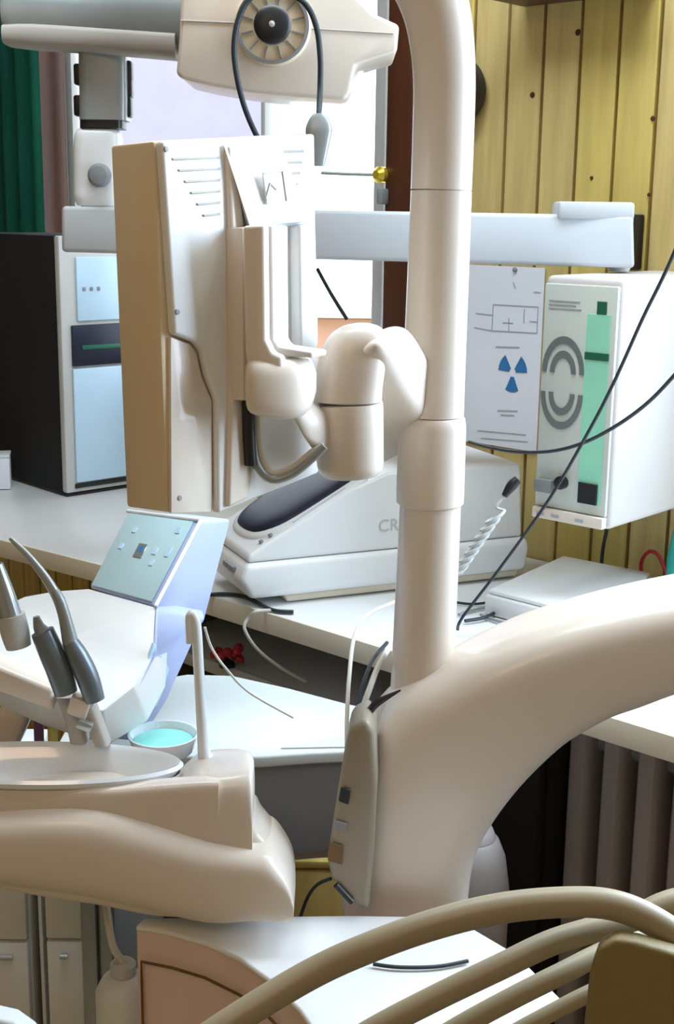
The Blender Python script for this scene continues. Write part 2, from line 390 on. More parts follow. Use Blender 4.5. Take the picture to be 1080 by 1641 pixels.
sk = obj('hood', sprof([(-.052, .0665), (-.05, .078), (.10, .160), (.165, .182), (Ls-.012, .182), (Ls-.004, .0665)], .008, Ds-.008, .012, 4), 'white', sc)
# side cheek and a dark chute carved on the slope
e1 = V(sp(.10, 0, .160))-V(sp(-.05, 0, .078)); e1.normalize(); nn = e1.cross(ay).normalized()
if nn.z < 0: nn = -nn
cc = sp(.045, Ds*.50, .078+.095*.547)
secs = []
for t_, a_, h_ in ((-.082, .004, .3), (-.076, .040, .8), (-.055, .062, 1), (-.02, .072, 1), (.05, .074, 1), (.085, .074, 1), (.10, .072, .9)):
    secs.append((cc+e1*t_, ay*a_, nn*.012*h_, 3))
obj('chute', loft(secs, 24, 3), 'navy', sc)
secs2 = [(cc+e1*t_-nn*.003, ay*a_, nn*.010*h_, 3) for t_, a_, h_ in ((-.092, .006, .3), (-.085, .044, .8), (-.062, .072, 1), (-.02, .083, 1), (.05, .084, 1), (.085, .084, 1), (.10, .082, .9))]
obj('chute_rim', loft(secs2, 24, 3), 'white', sc)
obj('side_groove', tube([sp(.02, .016, .1185), sp(.10, .016, .1625)], .0016, 6, 1), 'lgrey', sc)
obj('power_slot', cbox(sp(-.064, .052, .053), ay*.022, ax*.003, Z*.004, .001), 'mgrey', sc)
obj('button', join(*[lathe(sp(a, .022, z), nn, [(.0035, 0), (.0035, .003), (.001, .004)], 12) for a, z in ((-.012, .100), (-.026, .092))]), 'mgrey', sc)
# small logo letters on the side cheek
tcv = bpy.data.curves.new('txt', 'FONT'); tcv.body = 'CR'; tcv.size = .022; tcv.extrude = .0003
to = bpy.data.objects.new('txt', tcv); C.objects.link(to); bpy.context.view_layer.update()
me = bpy.data.meshes.new_from_object(to.evaluated_get(bpy.context.evaluated_depsgraph_get())); bpy.data.objects.remove(to)
def text_mesh(body, size, origin, xd, yd, nm, m_, parent, ext=.0003, label=None):
    cv = bpy.data.curves.new('txt', 'FONT'); cv.body = body; cv.size = size; cv.extrude = ext; cv.resolution_u = 3
    t0 = bpy.data.objects.new('txt', cv); C.objects.link(t0); bpy.context.view_layer.update()
    me0 = bpy.data.meshes.new_from_object(t0.evaluated_get(bpy.context.evaluated_depsgraph_get())); bpy.data.objects.remove(t0)
    xd = V(xd).normalized(); yd = V(yd).normalized(); nd = xd.cross(yd)
    b = bmesh.new(); b.from_mesh(me0); bpy.data.meshes.remove(me0)
    for v in b.verts: v.co = V(origin)+xd*v.co.x+yd*v.co.y+nd*v.co.z
    return obj(nm, b, m_, parent, label, smooth=0)
bpy.data.meshes.remove(me)
q = P(604, 862, s0.y+.02)
k = (q-s0).dot(ax)
text_mesh('CR', .026, sp(.150, .0075, .095), ax, Z, 'lettering', 'lgrey', sc)
# ================================================================== WALL CONTROL BOX
bY = 1.65
bc = P(972, 852, bY); bt = P(984, 447, bY); bh = (bt-bc).z
du = -(P(850, 820, bY+.09)-bc).dot(T)
a0 = uz(bc)[0]; vb = (bc-O).dot(NI)
wbw = .118
bx = thing('xray_control_box', 'off-white control box with green stripe and two grey arc pairs on the pine wall', 'control box', W(a0-wbw/2, 0, bc.z))
obj('case', wbox(a0-wbw, a0, .002, vb-.006, bc.z, bc.z+bh, .008, 3), 'boxw', bx)
fa = obj('fascia', wbox(a0-wbw+.004, a0-.004, vb-.0058, vb, bc.z+.018, bc.z+bh-.010, .002), 'facia', bx)
FH = bh
def bxp(s, t, d=0): return W(a0-wbw+wbw*s, vb+d, bc.z+bh*t)
def plate(s0_, s1_, t0, t1, nm, m_, d=.0015, lab=None):
    return obj(nm, wbox(a0-wbw+wbw*s0_, a0-wbw+wbw*s1_, vb+.0001, vb+d, bc.z+bh*t0, bc.z+bh*t1, .0004, 1), m_, fa, lab)
plate(.60, .90, .10, .86, 'green_stripe', 'greenink', .0010)
plate(.60, .90, .68, .71, 'indicator', 'dkgreen', .0022)
plate(.62, .86, .10, .185, 'power_switch', 'black', .004)
obj('knob', lathe(bxp(.40, .17, .0), NI, [(.009, 0), (.009, .008), (.004, .010)], 16), 'black', fa)
obj('key', join(wbox(a0-wbw*.93, a0-wbw*.70, vb+.0001, vb+.012, bc.z+bh*.12, bc.z+bh*.175, .002)), 'mgrey', fa)
plate(.72, .84, .86, .91, 'emblem', 'dkgreen')
obj('lower_lip', wbox(a0-wbw+.004, a0-.004, vb-.0058, vb+.006, bc.z+.002, bc.z+.0172, .002), 'plastic', bx)
for e in (.10, .30, .62): obj('small_mark', wbox(a0-wbw+wbw*e, a0-wbw+wbw*(e+.1), vb+.0062, vb+.0070, bc.z+.007, bc.z+.011, 0), 'ink', bx)
for e, t in ((.5, .90), (.45, .885), (.52, .87)): obj('print_line', wbox(a0-wbw+wbw*.1, a0-wbw+wbw*e, vb+.0001, vb+.0008, bc.z+bh*t, bc.z+bh*(t+.004)), 'ink', fa)
def arc(cx, cz, r, wd, a_, b_, stretch=1.35):
    bm = bmesh.new(); n = 20; L = []
    for k in range(n+1):
        th = a_+(b_-a_)*k/n
        for rr in (r-wd/2, r+wd/2):
            for d in (.0001, .0014):
                L.append(bm.verts.new(bxp(0, 0, d)+T*(cx+rr*math.cos(th))+Z*(cz+(rr*math.sin(th))*stretch)))
    for k in range(n):
        i = 4*k; j = i+4
        for q in ((0, 1), (1, 3), (3, 2), (2, 0)): bm.faces.new([L[i+q[0]], L[i+q[1]], L[j+q[1]], L[j+q[0]]])
    bm.faces.new([L[0], L[1], L[3], L[2]]); bm.faces.new([L[-4], L[-3], L[-1], L[-2]]); return bm
cx0 = wbw*.325
for r_ in (.0290, .0165):
    obj('arc', arc(cx0, bh*.615, r_, .0066, 0, PI, 1.5), 'dgrey', fa)
    obj('arc', arc(cx0, bh*.535, r_, .0066, PI, 2*PI, 1.5), 'dgrey', fa)
# ================================================================== POSTER
pl0, pz1 = uz(Pw(748, 424, .004)); pl1, _ = uz(Pw(872, 430, .004)); _, pz0 = uz(Pw(815, 718, .004))
po = thing('radiation_notice', 'white paper room plan and blue radiation warning on the pine wall', 'notice', W((pl0+pl1)/2, .003, pz0))
obj('sheet', wbox(pl0, pl1, .0008, .0022, pz0, pz1), 'paper', po, smooth=0)
def onw(px, py): return uz(Pw(px, py, .003))
def line(p, q, wd=.0016):
    a, b = onw(*p), onw(*q); d = V((b[0]-a[0], b[1]-a[1])); d.normalize(); nx, nz = -d.y*wd/2, d.x*wd/2
    v0, v1 = .0023, .0028
    return hexa([W(a[0]-nx, v0, a[1]-nz), W(b[0]-nx, v0, b[1]-nz), W(b[0]-nx, v1, b[1]-nz), W(a[0]-nx, v1, a[1]-nz),
                 W(a[0]+nx, v0, a[1]+nz), W(b[0]+nx, v0, b[1]+nz), W(b[0]+nx, v1, b[1]+nz), W(a[0]+nx, v1, a[1]+nz)])
obj('floor_plan', join(*[line(*l) for l in (((790, 488), (862, 492)), ((862, 492), (860, 534)), ((860, 534), (788, 530)), ((788, 530), (790, 488)), ((762, 502), (788, 505)), ((760, 525), (788, 530)),
     ((815, 510), (815, 532)), ((840, 495), (839, 518)), ((855, 468), (866, 469)), ((848, 515), (860, 516)), ((805, 517), (822, 518)))]), 'ink', po, smooth=0)
for y, dx in ((556, 0), (658, 3), (665, 8)): obj('print_line', line((794+dx, y), (832-dx, y+1), .0022), 'ink', po, smooth=0)
for p_, q_ in (((765, 690), (842, 697)), ((770, 702), (845, 708)), ((822, 452), (826, 462))): obj('print_line', line(p_, q_), 'ink', po, smooth=0)
obj('pin', lathe(Pw(826, 432, .002), NI, [(.004, 0), (.004, .003), (.001, .005)], 10), 'mgrey', po)
tb_ = bmesh.new(); cu, cz = onw(821, 597)
for c_ in (math.radians(150), math.radians(30), math.radians(270)):
    vs = []
    for r_ in (.006, .027):
        for k in range(5):
            th = c_+math.radians(-27+54*k/4); vs.append((r_*math.cos(th)*1.05, r_*math.sin(th)*1.2))
    o_ = [vs[0], vs[1], vs[2], vs[3], vs[4], vs[9], vs[8], vs[7], vs[6], vs[5]]
    f1 = [tb_.verts.new(W(cu+x, .0028, cz+z)) for x, z in o_]; f2 = [tb_.verts.new(W(cu+x, .0023, cz+z)) for x, z in o_]
    tb_.faces.new(f1); tb_.faces.new(f2[::-1])
    for k in range(10): tb_.faces.new([f1[k], f1[(k+1) % 10], f2[(k+1) % 10], f2[k]])
obj('trefoil', tb_, 'blueink', po, 'blue three-bladed radiation sign', smooth=0)
# green-edged folder below poster
# clock and dark shelf on the wall
cp = Pw(742, 148, .0)
ck = thing('wall_clock', 'round black wall fixture half hidden behind the pole', 'wall fixture', cp)
obj('rim', lathe(cp, NI, [(.046, 0), (.052, .01), (.050, .03), (.043, .034), (.043, .030)], 40), 'black', ck)
obj('face', lathe(cp, NI, [(.042, .0305), (.040, .033)], 40), 'mgrey', ck)
a_, za = uz(Pw(822, 8, .03)); b_, zb = uz(Pw(1035, 8, .03))
ps = thing('wall_shelf', 'dark wooden shelf edge on the pine wall at the top', 'shelf', W((a_+b_)/2, .03, za))
obj('board', wbox(a_, b_, .001, .09, za, za+.02, .003), 'brown', ps)
obj('bracket', join(wbox(a_+.03, a_+.045, .001, .07, za-.0, za+.05, .003)), 'brown', ps) if False else None
obj('back_rail', wbox(a_, b_, .001, .015, za+.0202, za+.06, .002), 'brown', ps)
# ================================================================== X-RAY UNIT ON ITS WALL ARM
XY = 1.86
xr = thing('wall_xray_unit', 'white wall-mounted dental x-ray machine on a long horizontal arm with grey scissor arm', 'x-ray machine', Pw(1030, 390, 0))
Ye = 1.80
pr = [P(98, 330, XY), P(1016, 347, Ye)]
hA = .036
beam = hexa([P(98, 404, XY), P(1018, 430, Ye), P(1018, 430, Ye)+V((0, .07, 0)), P(98, 404, XY)+V((0, .07, 0)),
             P(98, 330, XY), P(1016, 345, Ye), P(1016, 345, Ye)+V((0, .07, 0)), P(98, 330, XY)+V((0, .07, 0))], .006, 3)
ba = obj('horizontal_arm', beam, 'beam', xr)
obj('cover', cbox(P(950, 338, Ye+.03), V((.052, 0, 0)), V((0, .028, 0)), Z*.012, .005), 'beam', ba)
we = Pw(1022, 388, 0)
obj('wall_bracket', cbox(we+NI*.022, T*.010, NI*.0215, Z*.040, .003), 'black', xr)
obj('pivot', lathe(P(994, 388, Ye+.045)-Z*.040, Z, [(.014, 0), (.016, .004), (.016, .076), (.014, .080)], 24), 'offwhite', xr)
# swivel housing
sw = obj('swivel_housing', loft([(P(158, y, XY+.03), V((a*.0322, 0, 0)), V((0, b*.03, 0)), 5) for y, a, b in ((330, .86, .9), (318, .98, 1), (300, 1, 1), (240, 1.0, 1), (216, .95, .95), (208, .8, .8))], 32, 3), 'white', xr)
kp = P(160, 281, XY-.003)
obj('knob', lathe(kp, (0, -1, 0), [(.016, -.002), (.016, .006), (.012, .012), (.003, .0135)], 24), 'mgrey', sw)
obj('collar', loft([(P(160, y, XY+.03), V((a*.024, 0, 0)), V((0, .026, 0)), 5) for y, a in ((333, 1), (323, 1.05))], 24, 1), 'lgrey', sw)
ga = obj('lower_scissor_arm', loft([(P(x, y, XY+.03), V((a*.033, 0, 0)), V((0, .030, 0)), 6) for x, y, a in ((169, 194, 1), (169, 150, 1), (168, 100, 1), (168, 60, 1))], 28, 1), 'hgrey', xr)
obj('joint_band', loft([(P(166, y, XY+.03), V((.030, 0, 0)), V((0, .028, 0)), 6) for y in (207, 194)], 24, 1), 'black', ga)
for x, y in ((127, 120), (127, 170), (206, 115), (206, 140), (205, 172)):
    obj('rubber_clip', cbox(P(x, y, XY+.03), V((.006, 0, 0)), V((0, .012, 0)), Z*.014, .003), 'black', ga)
ua_ = obj('upper_scissor_arm', loft([(P(x, y, yy), Z*(.037*h), V((0, .037, 0)), 2.6) for x, y, yy, h in ((12, 24, XY+.02, .3), (16, 24, XY+.02, .95), (60, 26, XY+.02, 1.0), (168, 32, XY+.01, 1), (290, 40, XY-.06, 1), (330, 42, XY-.09, .9))], 28, 3), 'hgrey', xr)
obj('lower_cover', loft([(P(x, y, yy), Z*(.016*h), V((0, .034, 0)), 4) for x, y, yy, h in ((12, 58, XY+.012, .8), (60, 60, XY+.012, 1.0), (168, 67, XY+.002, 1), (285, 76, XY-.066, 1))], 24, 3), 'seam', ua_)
HY = 1.62
head = [(292, -60), (287, 60), (282, 118), (292, 127), (340, 138), (400, 148), (470, 155), (552, 160), (562, 148), (570, 104), (600, 94), (636, 84), (640, 40), (600, 22), (572, -5), (560, -60)]
hd = obj('tube_head', prism(ppx(head, HY), (0, .14, 0), .012, 4), 'plastic', xr)
obj('seam_line', tube([P(289, 33, HY-.0005), P(380, 37, HY-.0005)], .0008, 6, 1), 'seam', hd)
obj('seam_line', tube([P(495, 46, HY-.0005), P(630, 54, HY-.0005)], .0008, 6, 1), 'seam', hd)
dc = P(437, 42, HY)
dl = obj('angle_dial', lathe(dc+V((0, .002, 0)), (0, -1, 0), [(.0455, 0), (.0455, .006), (.042, .009), (.039, .007), (.0375, .0075), (.002, .0075)], 48), 'ivory', hd)
obj('hub', lathe(dc+V((0, -.0056, 0)), (0, -1, 0), [(.0215, 0), (.0215, .010), (.018, .013), (.006, .0135)], 32), 'black', dl)
obj('hub_screw', lathe(dc+V((0, -.0192, 0)), (0, -1, 0), [(.0035, 0), (.0035, .002), (.001, .003)], 12), 'lgrey', dl)
obj('dial_ring', lathe(dc+V((0, -.005, 0)), (0, -1, 0), [(.0395, -.001), (.0395, .0048), (.0432, .0048), (.0432, -.001)], 48, close=False), 'mgrey', dl)
db = bmesh.new()
for k in range(12):
    a = 2*PI*(k+.5)/12; c_ = math.cos(a); s_ = math.sin(a)
    x_ = V((c_, 0, s_)); y_ = V((-s_, 0, c_))
    hexa([dc+x_*r1+y_*t1+V((0, yy, 0)) for yy in (-.0052, -.0068) for r1, t1 in ((.024, -.0009), (.038, -.0009), (.038, .0009), (.024, .0009))], bm=db)
obj('dial_mark', db, 'mgrey', dl, smooth=0)
xc = tube([P(520, 178, HY-.05)]+[P(x, y, HY-.035) for x, y in ((513, 130), (513, 80), (505, 35), (484, 0), (445, -18), (405, -8), (382, 28), (375, 75), (380, 125), (392, 172), (410, 215), (430, 250))], .0036, 10, 6)
hc = thing('hand_switch_cable', 'black cable looped over the x-ray head with grey hanging plug', 'cable', P(511, 265, HY-.05))
obj('cord', tube([P(511, 184, HY-.05)]+[P(x, y, HY-.035) for x, y in ((513, 140), (513, 90), (506, 40), (486, 3), (446, -14), (405, -6), (383, 28), (375, 75), (380, 125), (392, 172), (410, 215), (430, 250))], .0034, 10, 6), 'cable', hc)
pgl = obj('plug', loft([(P(x, y, HY-.05), V((a, 0, 0)), V((0, b, 0)), 3.5) for x, y, a, b in ((511, 182, .006, .006), (511, 190, .011, .008), (511, 205, .0155, .010), (510, 222, .0145, .010), (508, 262, .0095, .008), (508, 265, .008, .007))], 20, 3), 'hgrey', hc)
# ================================================================== MONITOR
TL, BL, TR, BR = P(250, 225, 1.05), P(273, 823, 1.035), P(498, 213, 1.20), P(506, 758, 1.19)
nM = ((TR-TL)).cross(TL-BL); nM.normalize()
if nM.y > 0: nM = -nM
def MM(u, w_, n=0.0):
    a = BL.lerp(BR, u); b = TL.lerp(TR, u); return a.lerp(b, w_)+nM*n
def mp(px, py):            # monitor (u, w) of a point given in the photograph
    u, w_ = .5, .5
    def proj(p):
        d = p-CAM; z = d.dot(FW); return 540+FPX*d.dot(CR)/z, 820.5-FPX*d.dot(CU)/z
    for _ in range(14):
        x, y = proj(MM(u, w_)); e = 1e-4
        xu, yu = proj(MM(u+e, w_)); xw, yw = proj(MM(u, w_+e))
        a, b, c, d = (xu-x)/e, (xw-x)/e, (yu-y)/e, (yw-y)/e; det = a*d-b*c; rx, ry = px-x, py-y
        u += (d*rx-b*ry)/det; w_ += (a*ry-c*rx)/det
    return u, w_
mo = thing('monitor', 'white flat screen monitor seen from behind, mounted on the dental unit arm', 'monitor', MM(.5, 0, -.02))
def mbox(u0, u1, w0, w1, n0, n1, bw=.002, seg=2):
    return hexa([MM(u0, w0, n0), MM(u1, w0, n0), MM(u1, w0, n1), MM(u0, w0, n1), MM(u0, w1, n0), MM(u1, w1, n0), MM(u1, w1, n1), MM(u0, w1, n1)], bw, seg)
def mprism(pts, n0, n1, bw=.002, seg=2):
    uw = [mp(x, y) for x, y in pts]; bm = bmesh.new()
    a = [bm.verts.new(MM(u, w_, n0)) for u, w_ in uw]; b = [bm.verts.new(MM(u, w_, n1)) for u, w_ in uw]; n = len(uw)
    bm.faces.new(a); bm.faces.new(b[::-1])
    for i in range(n): bm.faces.new([a[i], b[i], b[(i+1) % n], a[(i+1) % n]])
    bmesh.ops.recalc_face_normals(bm, faces=bm.faces[:]); bev(bm, bw, seg); return bm
obj('bezel', mbox(0, 1, 0, 1, -.053, -.003, .003), 'ivory', mo, 'side casing with warm light put into its colour')
obj('display_panel', mbox(.04, .96, .05, .95, -.0555, -.0531, .0005), 'black', mo)
sh_ = obj('back_shell', mprism([(251, 227), (497, 215), (504, 757), (342, 822), (341, 640), (326, 600), (318, 562), (306, 548), (272, 535)], -.003, .006, .003, 3), 'white', mo)
obj('lower_channel', mprism([(273, 540), (304, 552), (314, 566), (322, 604), (339, 642), (340, 820), (274, 822)], -.003, .0005, .0005), 'plastic', mo)
for k in range(6):
    y = 254+k*18; xl = 266+k*10
    obj('vent_slot', mprism([(xl, y), (344, y-3), (344, y+1), (xl+2, y+4)], .0055, .0068, .0004, 1), 'seam', sh_)
for k in range(6):
    y = 242+k*17.5; 
    obj('vent_slot', mprism([(437+k*2.5, y), (478-k*3.0, y-1), (478-k*3.0, y+3), (438+k*2.5, y+4)], .0055, .0068, .0004, 1), 'seam', sh_)
for x, y in ((257, 240), (275, 500), (287, 798), (433, 228)):
    u_, w_ = mp(x, y); obj('screw', lathe(MM(u_, w_, .0002 if y > 700 else .006), nM, [(.0022, 0), (.0022, .0012), (.0008, .0014)], 10), 'mgrey', mo)
# raised centre hump of the back, swelling out to the right of the left panel
hs = []
for y, xa, xb, h_ in ((238, 350, 356, .004), (300, 352, 384, .016), (365, 354, 404, .026), (450, 356, 410, .030), (560, 358, 412, .032), (640, 352, 412, .026), (720, 346, 410, .018), (812, 343, 400, .010)):
    pass
obj('centre_hump', mprism([(350, 234), (362, 236), (384, 420), (384, 640), (390, 760), (386, 796), (352, 812), (356, 640), (358, 420)], .004, .011, .003, 3), 'plastic', sh_)
obj('mount_spine', mprism([(354, 366), (396, 362), (398, 560), (400, 634), (384, 640), (357, 640)], .005, .024, .002, 2), 'plastic', sh_)
obj('recess_border', mprism([(455, 362), (482, 358), (487, 548), (484, 560), (458, 566)], .005, .018, .003, 3), 'white', sh_)
br = obj('mount_cover', None or (lambda: (lambda bm: bm)(hexa([MM(*mp(385, 364), .006), MM(*mp(478, 356), .006), MM(*mp(470, 356), .020), MM(*mp(372, 364), .020),
      MM(*mp(352, 232), .006), MM(*mp(440, 222), .006), MM(*mp(432, 224), .009), MM(*mp(345, 232), .009)], .002)))(), 'white', mo)
# badge on the cover
bb = bmesh.new()
def mc(x, y, n): u_, w_ = mp(x, y); return MM(u_, w_, n)
obj('badge', mprism([(393, 280), (426, 275), (432, 325), (400, 330)], .0185, .0200, .0006), 'offwhite', br)
obj('badge_outline', join(*[tube([mc(*a, .0203), mc(*b, .0203)], .0008, 6, 1) for a, b in (((393, 280), (424, 276)), ((424, 276), (431, 324)), ((404, 296), (398, 318)), ((404, 296), (414, 306)), ((398, 322), (414, 318)))]), 'lgrey', br)
# ================================================================== DENTAL UNIT
PY = 1.25
un = thing('dental_unit', 'white dental treatment unit with tall curved pole, sweeping arm and spittoon', 'dental unit', (P(640, 1500, 1.15).x, 1.15, 0))
# pole
rP = 47*PY/FPX
pc = [(677, 1130), (683, 1000), (688, 900), (691, 806)]
def wdt(px): return px*PY/FPX/2
pole = obj('lower_pole', tube([P(x, y, PY) for x, y in ((672, 1150), (676, 1080), (684, 930), (690, 800))], [wdt(106), wdt(104), wdt(103), wdt(100)], 36, 4), 'plastic', un)
obj('collar', lathe(P(689, 808, PY), P(693, 660, PY)-P(689, 808, PY), [(wdt(102), 0), (wdt(110), .002), (wdt(111), .012), (wdt(110), .078), (wdt(106), .086), (wdt(100), .088)], 40), 'plastic', un)
obj('upper_pole', tube([P(x, y, PY) for x, y in ((693, 665), (697, 560), (702, 440), (707, 306))], [wdt(101), wdt(99), wdt(97), wdt(95)], 36, 4), 'plastic', un)
obj('pole_seam', tube([P(707, 307, PY), P(707, 304, PY)], wdt(94), 36, 1), 'seam', un)
obj('bent_pole', tube([P(x, y, PY) for x, y in ((707, 304), (710, 220), (712, 130), (707, 60), (694, 0), (665, -55), (615, -90), (540, -105), (440, -108))], [wdt(95)]*3+[wdt(98), wdt(102)]+[wdt(104)]*4, 36, 6), 'plastic', un)
# monitor arm : inclined arm, elbow, vertical joint, ball
ip, idd = V((.83, 0, .56)), V((0, 1, 0)); it = math.radians(28)
ia = ip*math.cos(it)-idd*math.sin(it); ib = idd*math.cos(it)+ip*math.sin(it)
mA = obj('inclined_arm', loft([(P(x, y, yy), ia*h, ib*h, 6) for x, y, yy, h in (
    (579, 548, 1.142, .010), (584, 556, 1.146, .026), (598, 580, 1.168, .0345), (633, 640, 1.235, .0365), (668, 700, 1.30, .037))], 40, 4), 'plastic', un)
el = obj('elbow_cap', loft([(P(x, y, 1.145), V((a, 0, 0)), V((0, b, 0)), 2.6) for x, y, a, b in ((556, 640, .031, .030), (557, 620, .031, .030), (562, 590, .0305, .030), (568, 560, .029, .028), (574, 538, .025, .024), (579, 524, .017, .017), (582, 518, .006, .006))], 32, 3), 'plastic', un)
obj('joint_cylinder', lathe(P(562, 762, 1.145), P(557, 641, 1.145)-P(562, 762, 1.145), [(.024, 0), (.0285, .004), (.030, .010), (.0315, .060), (.031, .066), (.028, .067)], 40), 'plastic', un)
obj('joint_seam', lathe(P(557, 642, 1.145), Z, [(.0295, 0), (.0295, .002)], 40), 'seam', un)
obj('ball_joint', loft([(P(x, y, yy), V((0, 0, a)), V((0, b, 0)), 3.2) for x, y, yy, a, b in ((394, 615, 1.07, .012, .010), (402, 618, 1.07, .022, .018), (440, 621, 1.08, .0255, .024), (475, 620, 1.09, .0255, .024), (497, 616, 1.10, .021, .020), (507, 612, 1.105, .008, .008))], 28, 4), 'plastic', un)
obj('swivel_link', loft([(P(x, y, yy), V((0, 0, a)), V((0, b, 0)), 3) for x, y, yy, a, b in ((470, 640, 1.10, .014, .016), (500, 680, 1.12, .020, .020), (530, 690, 1.14, .02, .02))], 20, 3), 'plastic', un)
obj('upright_bracket', prism(ppx([(388, 362), (424, 360), (426, 545), (436, 566), (452, 572), (452, 600), (400, 620), (392, 560)], 1.062), (.006, .03, 0), .003, 3), 'plastic', un)
obj('bracket_flange', prism(ppx([(426, 362), (436, 362), (438, 545), (446, 556), (500, 564), (500, 574), (442, 570), (430, 556)], 1.075), (.012, .022, 0), .0015, 2), 'white', un)
# big sweeping arm
AY = 1.17
up = [(552, 1560), (548, 1440), (566, 1298), (590, 1206), (634, 1146), (720, 1095), (800, 1053), (870, 1024), (960, 996), (1080, 968), (1240, 940), (1420, 917)]
lo = [(755, 1560), (757, 1470), (768, 1400), (796, 1345), (845, 1280), (905, 1220), (945, 1192), (990, 1168), (1035, 1152), (1100, 1128), (1250, 1082), (1430, 1035)]
secs = []
for (a, b) in zip(up, lo):
    A = P(*a, AY); B = P(*b, AY); c_ = (A+B)/2; h = (A-B)/2
    secs.append((c_+V((0, .06, 0)), h, V((0, -.062, 0)), 3.4))
arm = obj('sweeping_arm', loft(secs, 40, 5), 'plastic', un)
obj('arm_ridge', tube([P(x, y, AY-.0005) for x, y in ((650, 1262), (720, 1240), (800, 1195), (900, 1150), (1000, 1110), (1090, 1075), (1240, 1020))], [.0005, .0025, .003, .003, .003, .003, .0025], 10, 5), 'plastic', un) if False else None
obj('foot_collar', lathe((P(655, 1500, AY).x, AY+.06, P(655, 1540, AY).z), Z, [(.075, 0), (.072, .02), (.064, .03), (.060, .034)], 40), 'white', un) if False else None
# side plate
spl = obj('side_plate', prism(ppx([(560, 1168), (588, 1152), (600, 1175), (604, 1260), (598, 1380), (590, 1462), (566, 1448), (530, 1408), (524, 1380), (536, 1300), (552, 1200)], AY-.035), (.004, .06, 0), .006, 3), 'plate', un)
for pts, mt in (([(546, 1262), (562, 1266), (558, 1290), (542, 1284)], 'black'), ([(536, 1315), (556, 1320), (554, 1334), (534, 1328)], 'mgrey'), ([(528, 1350), (550, 1356), (548, 1386), (526, 1380)], 'stain')):
    obj('switch', prism(ppx(pts, AY-.0375), (0, .002, 0), .0006, 1), mt, spl)
obj('socket', tube([P(538, 1418, AY-.037), P(564, 1446, AY-.037)], .003, 8, 2), 'black', spl)
obj('dark_gap', tube([P(x, y, AY+.0) for x, y in ((585, 1158), (600, 1130), (642, 1106))], [.002, .004, .001], 8, 4), 'black', un)
# base housing
zt = P(500, 1470, 1.13).z
def pz2(pts, z): return [Pz(x, y, z) for x, y in pts]
fe = [(216, 1484), (240, 1487), (275, 1494), (330, 1510), (385, 1536), (432, 1570), (480, 1618), (530, 1690)]
bs = obj('base_housing', prism(pz2(fe+[(700, 1740), (720, 1600), (700, 1500), (560, 1469), (232, 1472)], zt-.002), (0, 0, -.34), .004, 3), 'pink', un)
obj('lid', prism(pz2(fe+[(760, 1740), (900, 1600), (828, 1528), (760, 1488), (700, 1468), (560, 1466), (230, 1470)], zt), (0, 0, -.006), .003, 3), 'white', un)
ga_ = [Pz(x, y, zt)-V((0, 0, 0)) for x, y in [(227, 1485), (275, 1494), (330, 1510), (385, 1536), (432, 1570), (480, 1618)]]
n_in = V((-.5, -.85, 0)).normalized()*.0018
inset = [p+n_in-Z*.036 for p in ga_]
obj('panel_gap', tube([inset[0]-Z*.2]+[inset[0]-Z*.02]+inset, .0014, 6, 1), 'stain', bs)
obj('pedestal', cbox((P(560, 1600, 1.14).x, 1.06, (zt-.345)/2), V((.10, 0, 0)), V((0, .05, 0)), Z*((zt-.345)/2), .01), 'plastic', un)
# spittoon body : lofted from left to right
KY = 1.13
def lf_(lst, yf):
    st = []
    for x, yt, yb, dp, e in lst:
        A = P(x, yt, yf); B = P(x, yb, yf)
        st.append(((A+B)/2+V((0, dp, 0)), (A-B)/2, V((0, -dp, 0)), e))
    return loft(st, 40, 4)
obj('spittoon_body', lf_([(-190, 1330, 1360, .02, 2.2), (-130, 1330, 1390, .035, 2.8), (-40, 1330, 1425, .042, 5), (60, 1330, 1446, .045, 6), (160, 1325, 1462, .045, 6), (235, 1316, 1478, .045, 6), (300, 1262, 1484, .045, 6), (330, 1254, 1484, .045, 6), (370, 1250, 1484, .043, 6), (392, 1248, 1482, .038, 5), (401, 1250, 1480, .030, 4), (404, 1265, 1478, .018, 3)], KY-.045), 'plastic', un)
obj('basin_apron', lf_([(-190, 1290, 1360, .010, 3), (-130, 1272, 1390, .012, 4), (-40, 1267, 1400, .012, 5), (160, 1267, 1400, .012, 5), (250, 1261, 1400, .012, 5), (320, 1256, 1400, .012, 5), (350, 1256, 1400, .010, 5)], KY-.0455), 'plastic', un)
obj('lower_body', lf_([(-120, 1330, 1400, .02, 2.4), (-40, 1310, 1430, .045, 2.8), (60, 1300, 1450, .055, 3), (150, 1300, 1466, .058, 3), (230, 1322, 1482, .058, 3.2), (330, 1356, 1500, .056, 3.6), (400, 1372, 1494, .054, 4), (430, 1378, 1494, .052, 4), (450, 1398, 1494, .048, 4), (463, 1422, 1484, .044, 5), (468, 1440, 1478, .038, 6), (470, 1452, 1474, .030, 6)], KY-.062), 'plastic', un)
obj('upper_flare', lf_([(380, 1300, 1420, .03, 3), (402, 1312, 1420, .034, 3.4), (412, 1330, 1420, .034, 3.4), (432, 1356, 1420, .034, 3.2), (448, 1382, 1420, .03, 3), (456, 1400, 1420, .02, 2.6)], KY-.035), 'plastic', un)
bz = P(100, 1262, KY-.045).z
bcx = P(60, 1232, KY).x
def oval(rx, ry, z, n=56): return [V((bcx+math.cos(2*PI*k/n)*rx, KY+math.sin(2*PI*k/n)*ry, z)) for k in range(n)]
R_ = .137
shr = [oval(R_-.012, .042, bz-.075), oval(R_-.005, .0445, bz-.03), oval(R_-.003, .0455, bz-.0035)]
sbm = bmesh.new(); sv = [[sbm.verts.new(p) for p in r] for r in shr]
for a, b in zip(sv, sv[1:]):
    for j in range(56): sbm.faces.new([a[j], a[(j+1) % 56], b[(j+1) % 56], b[j]])
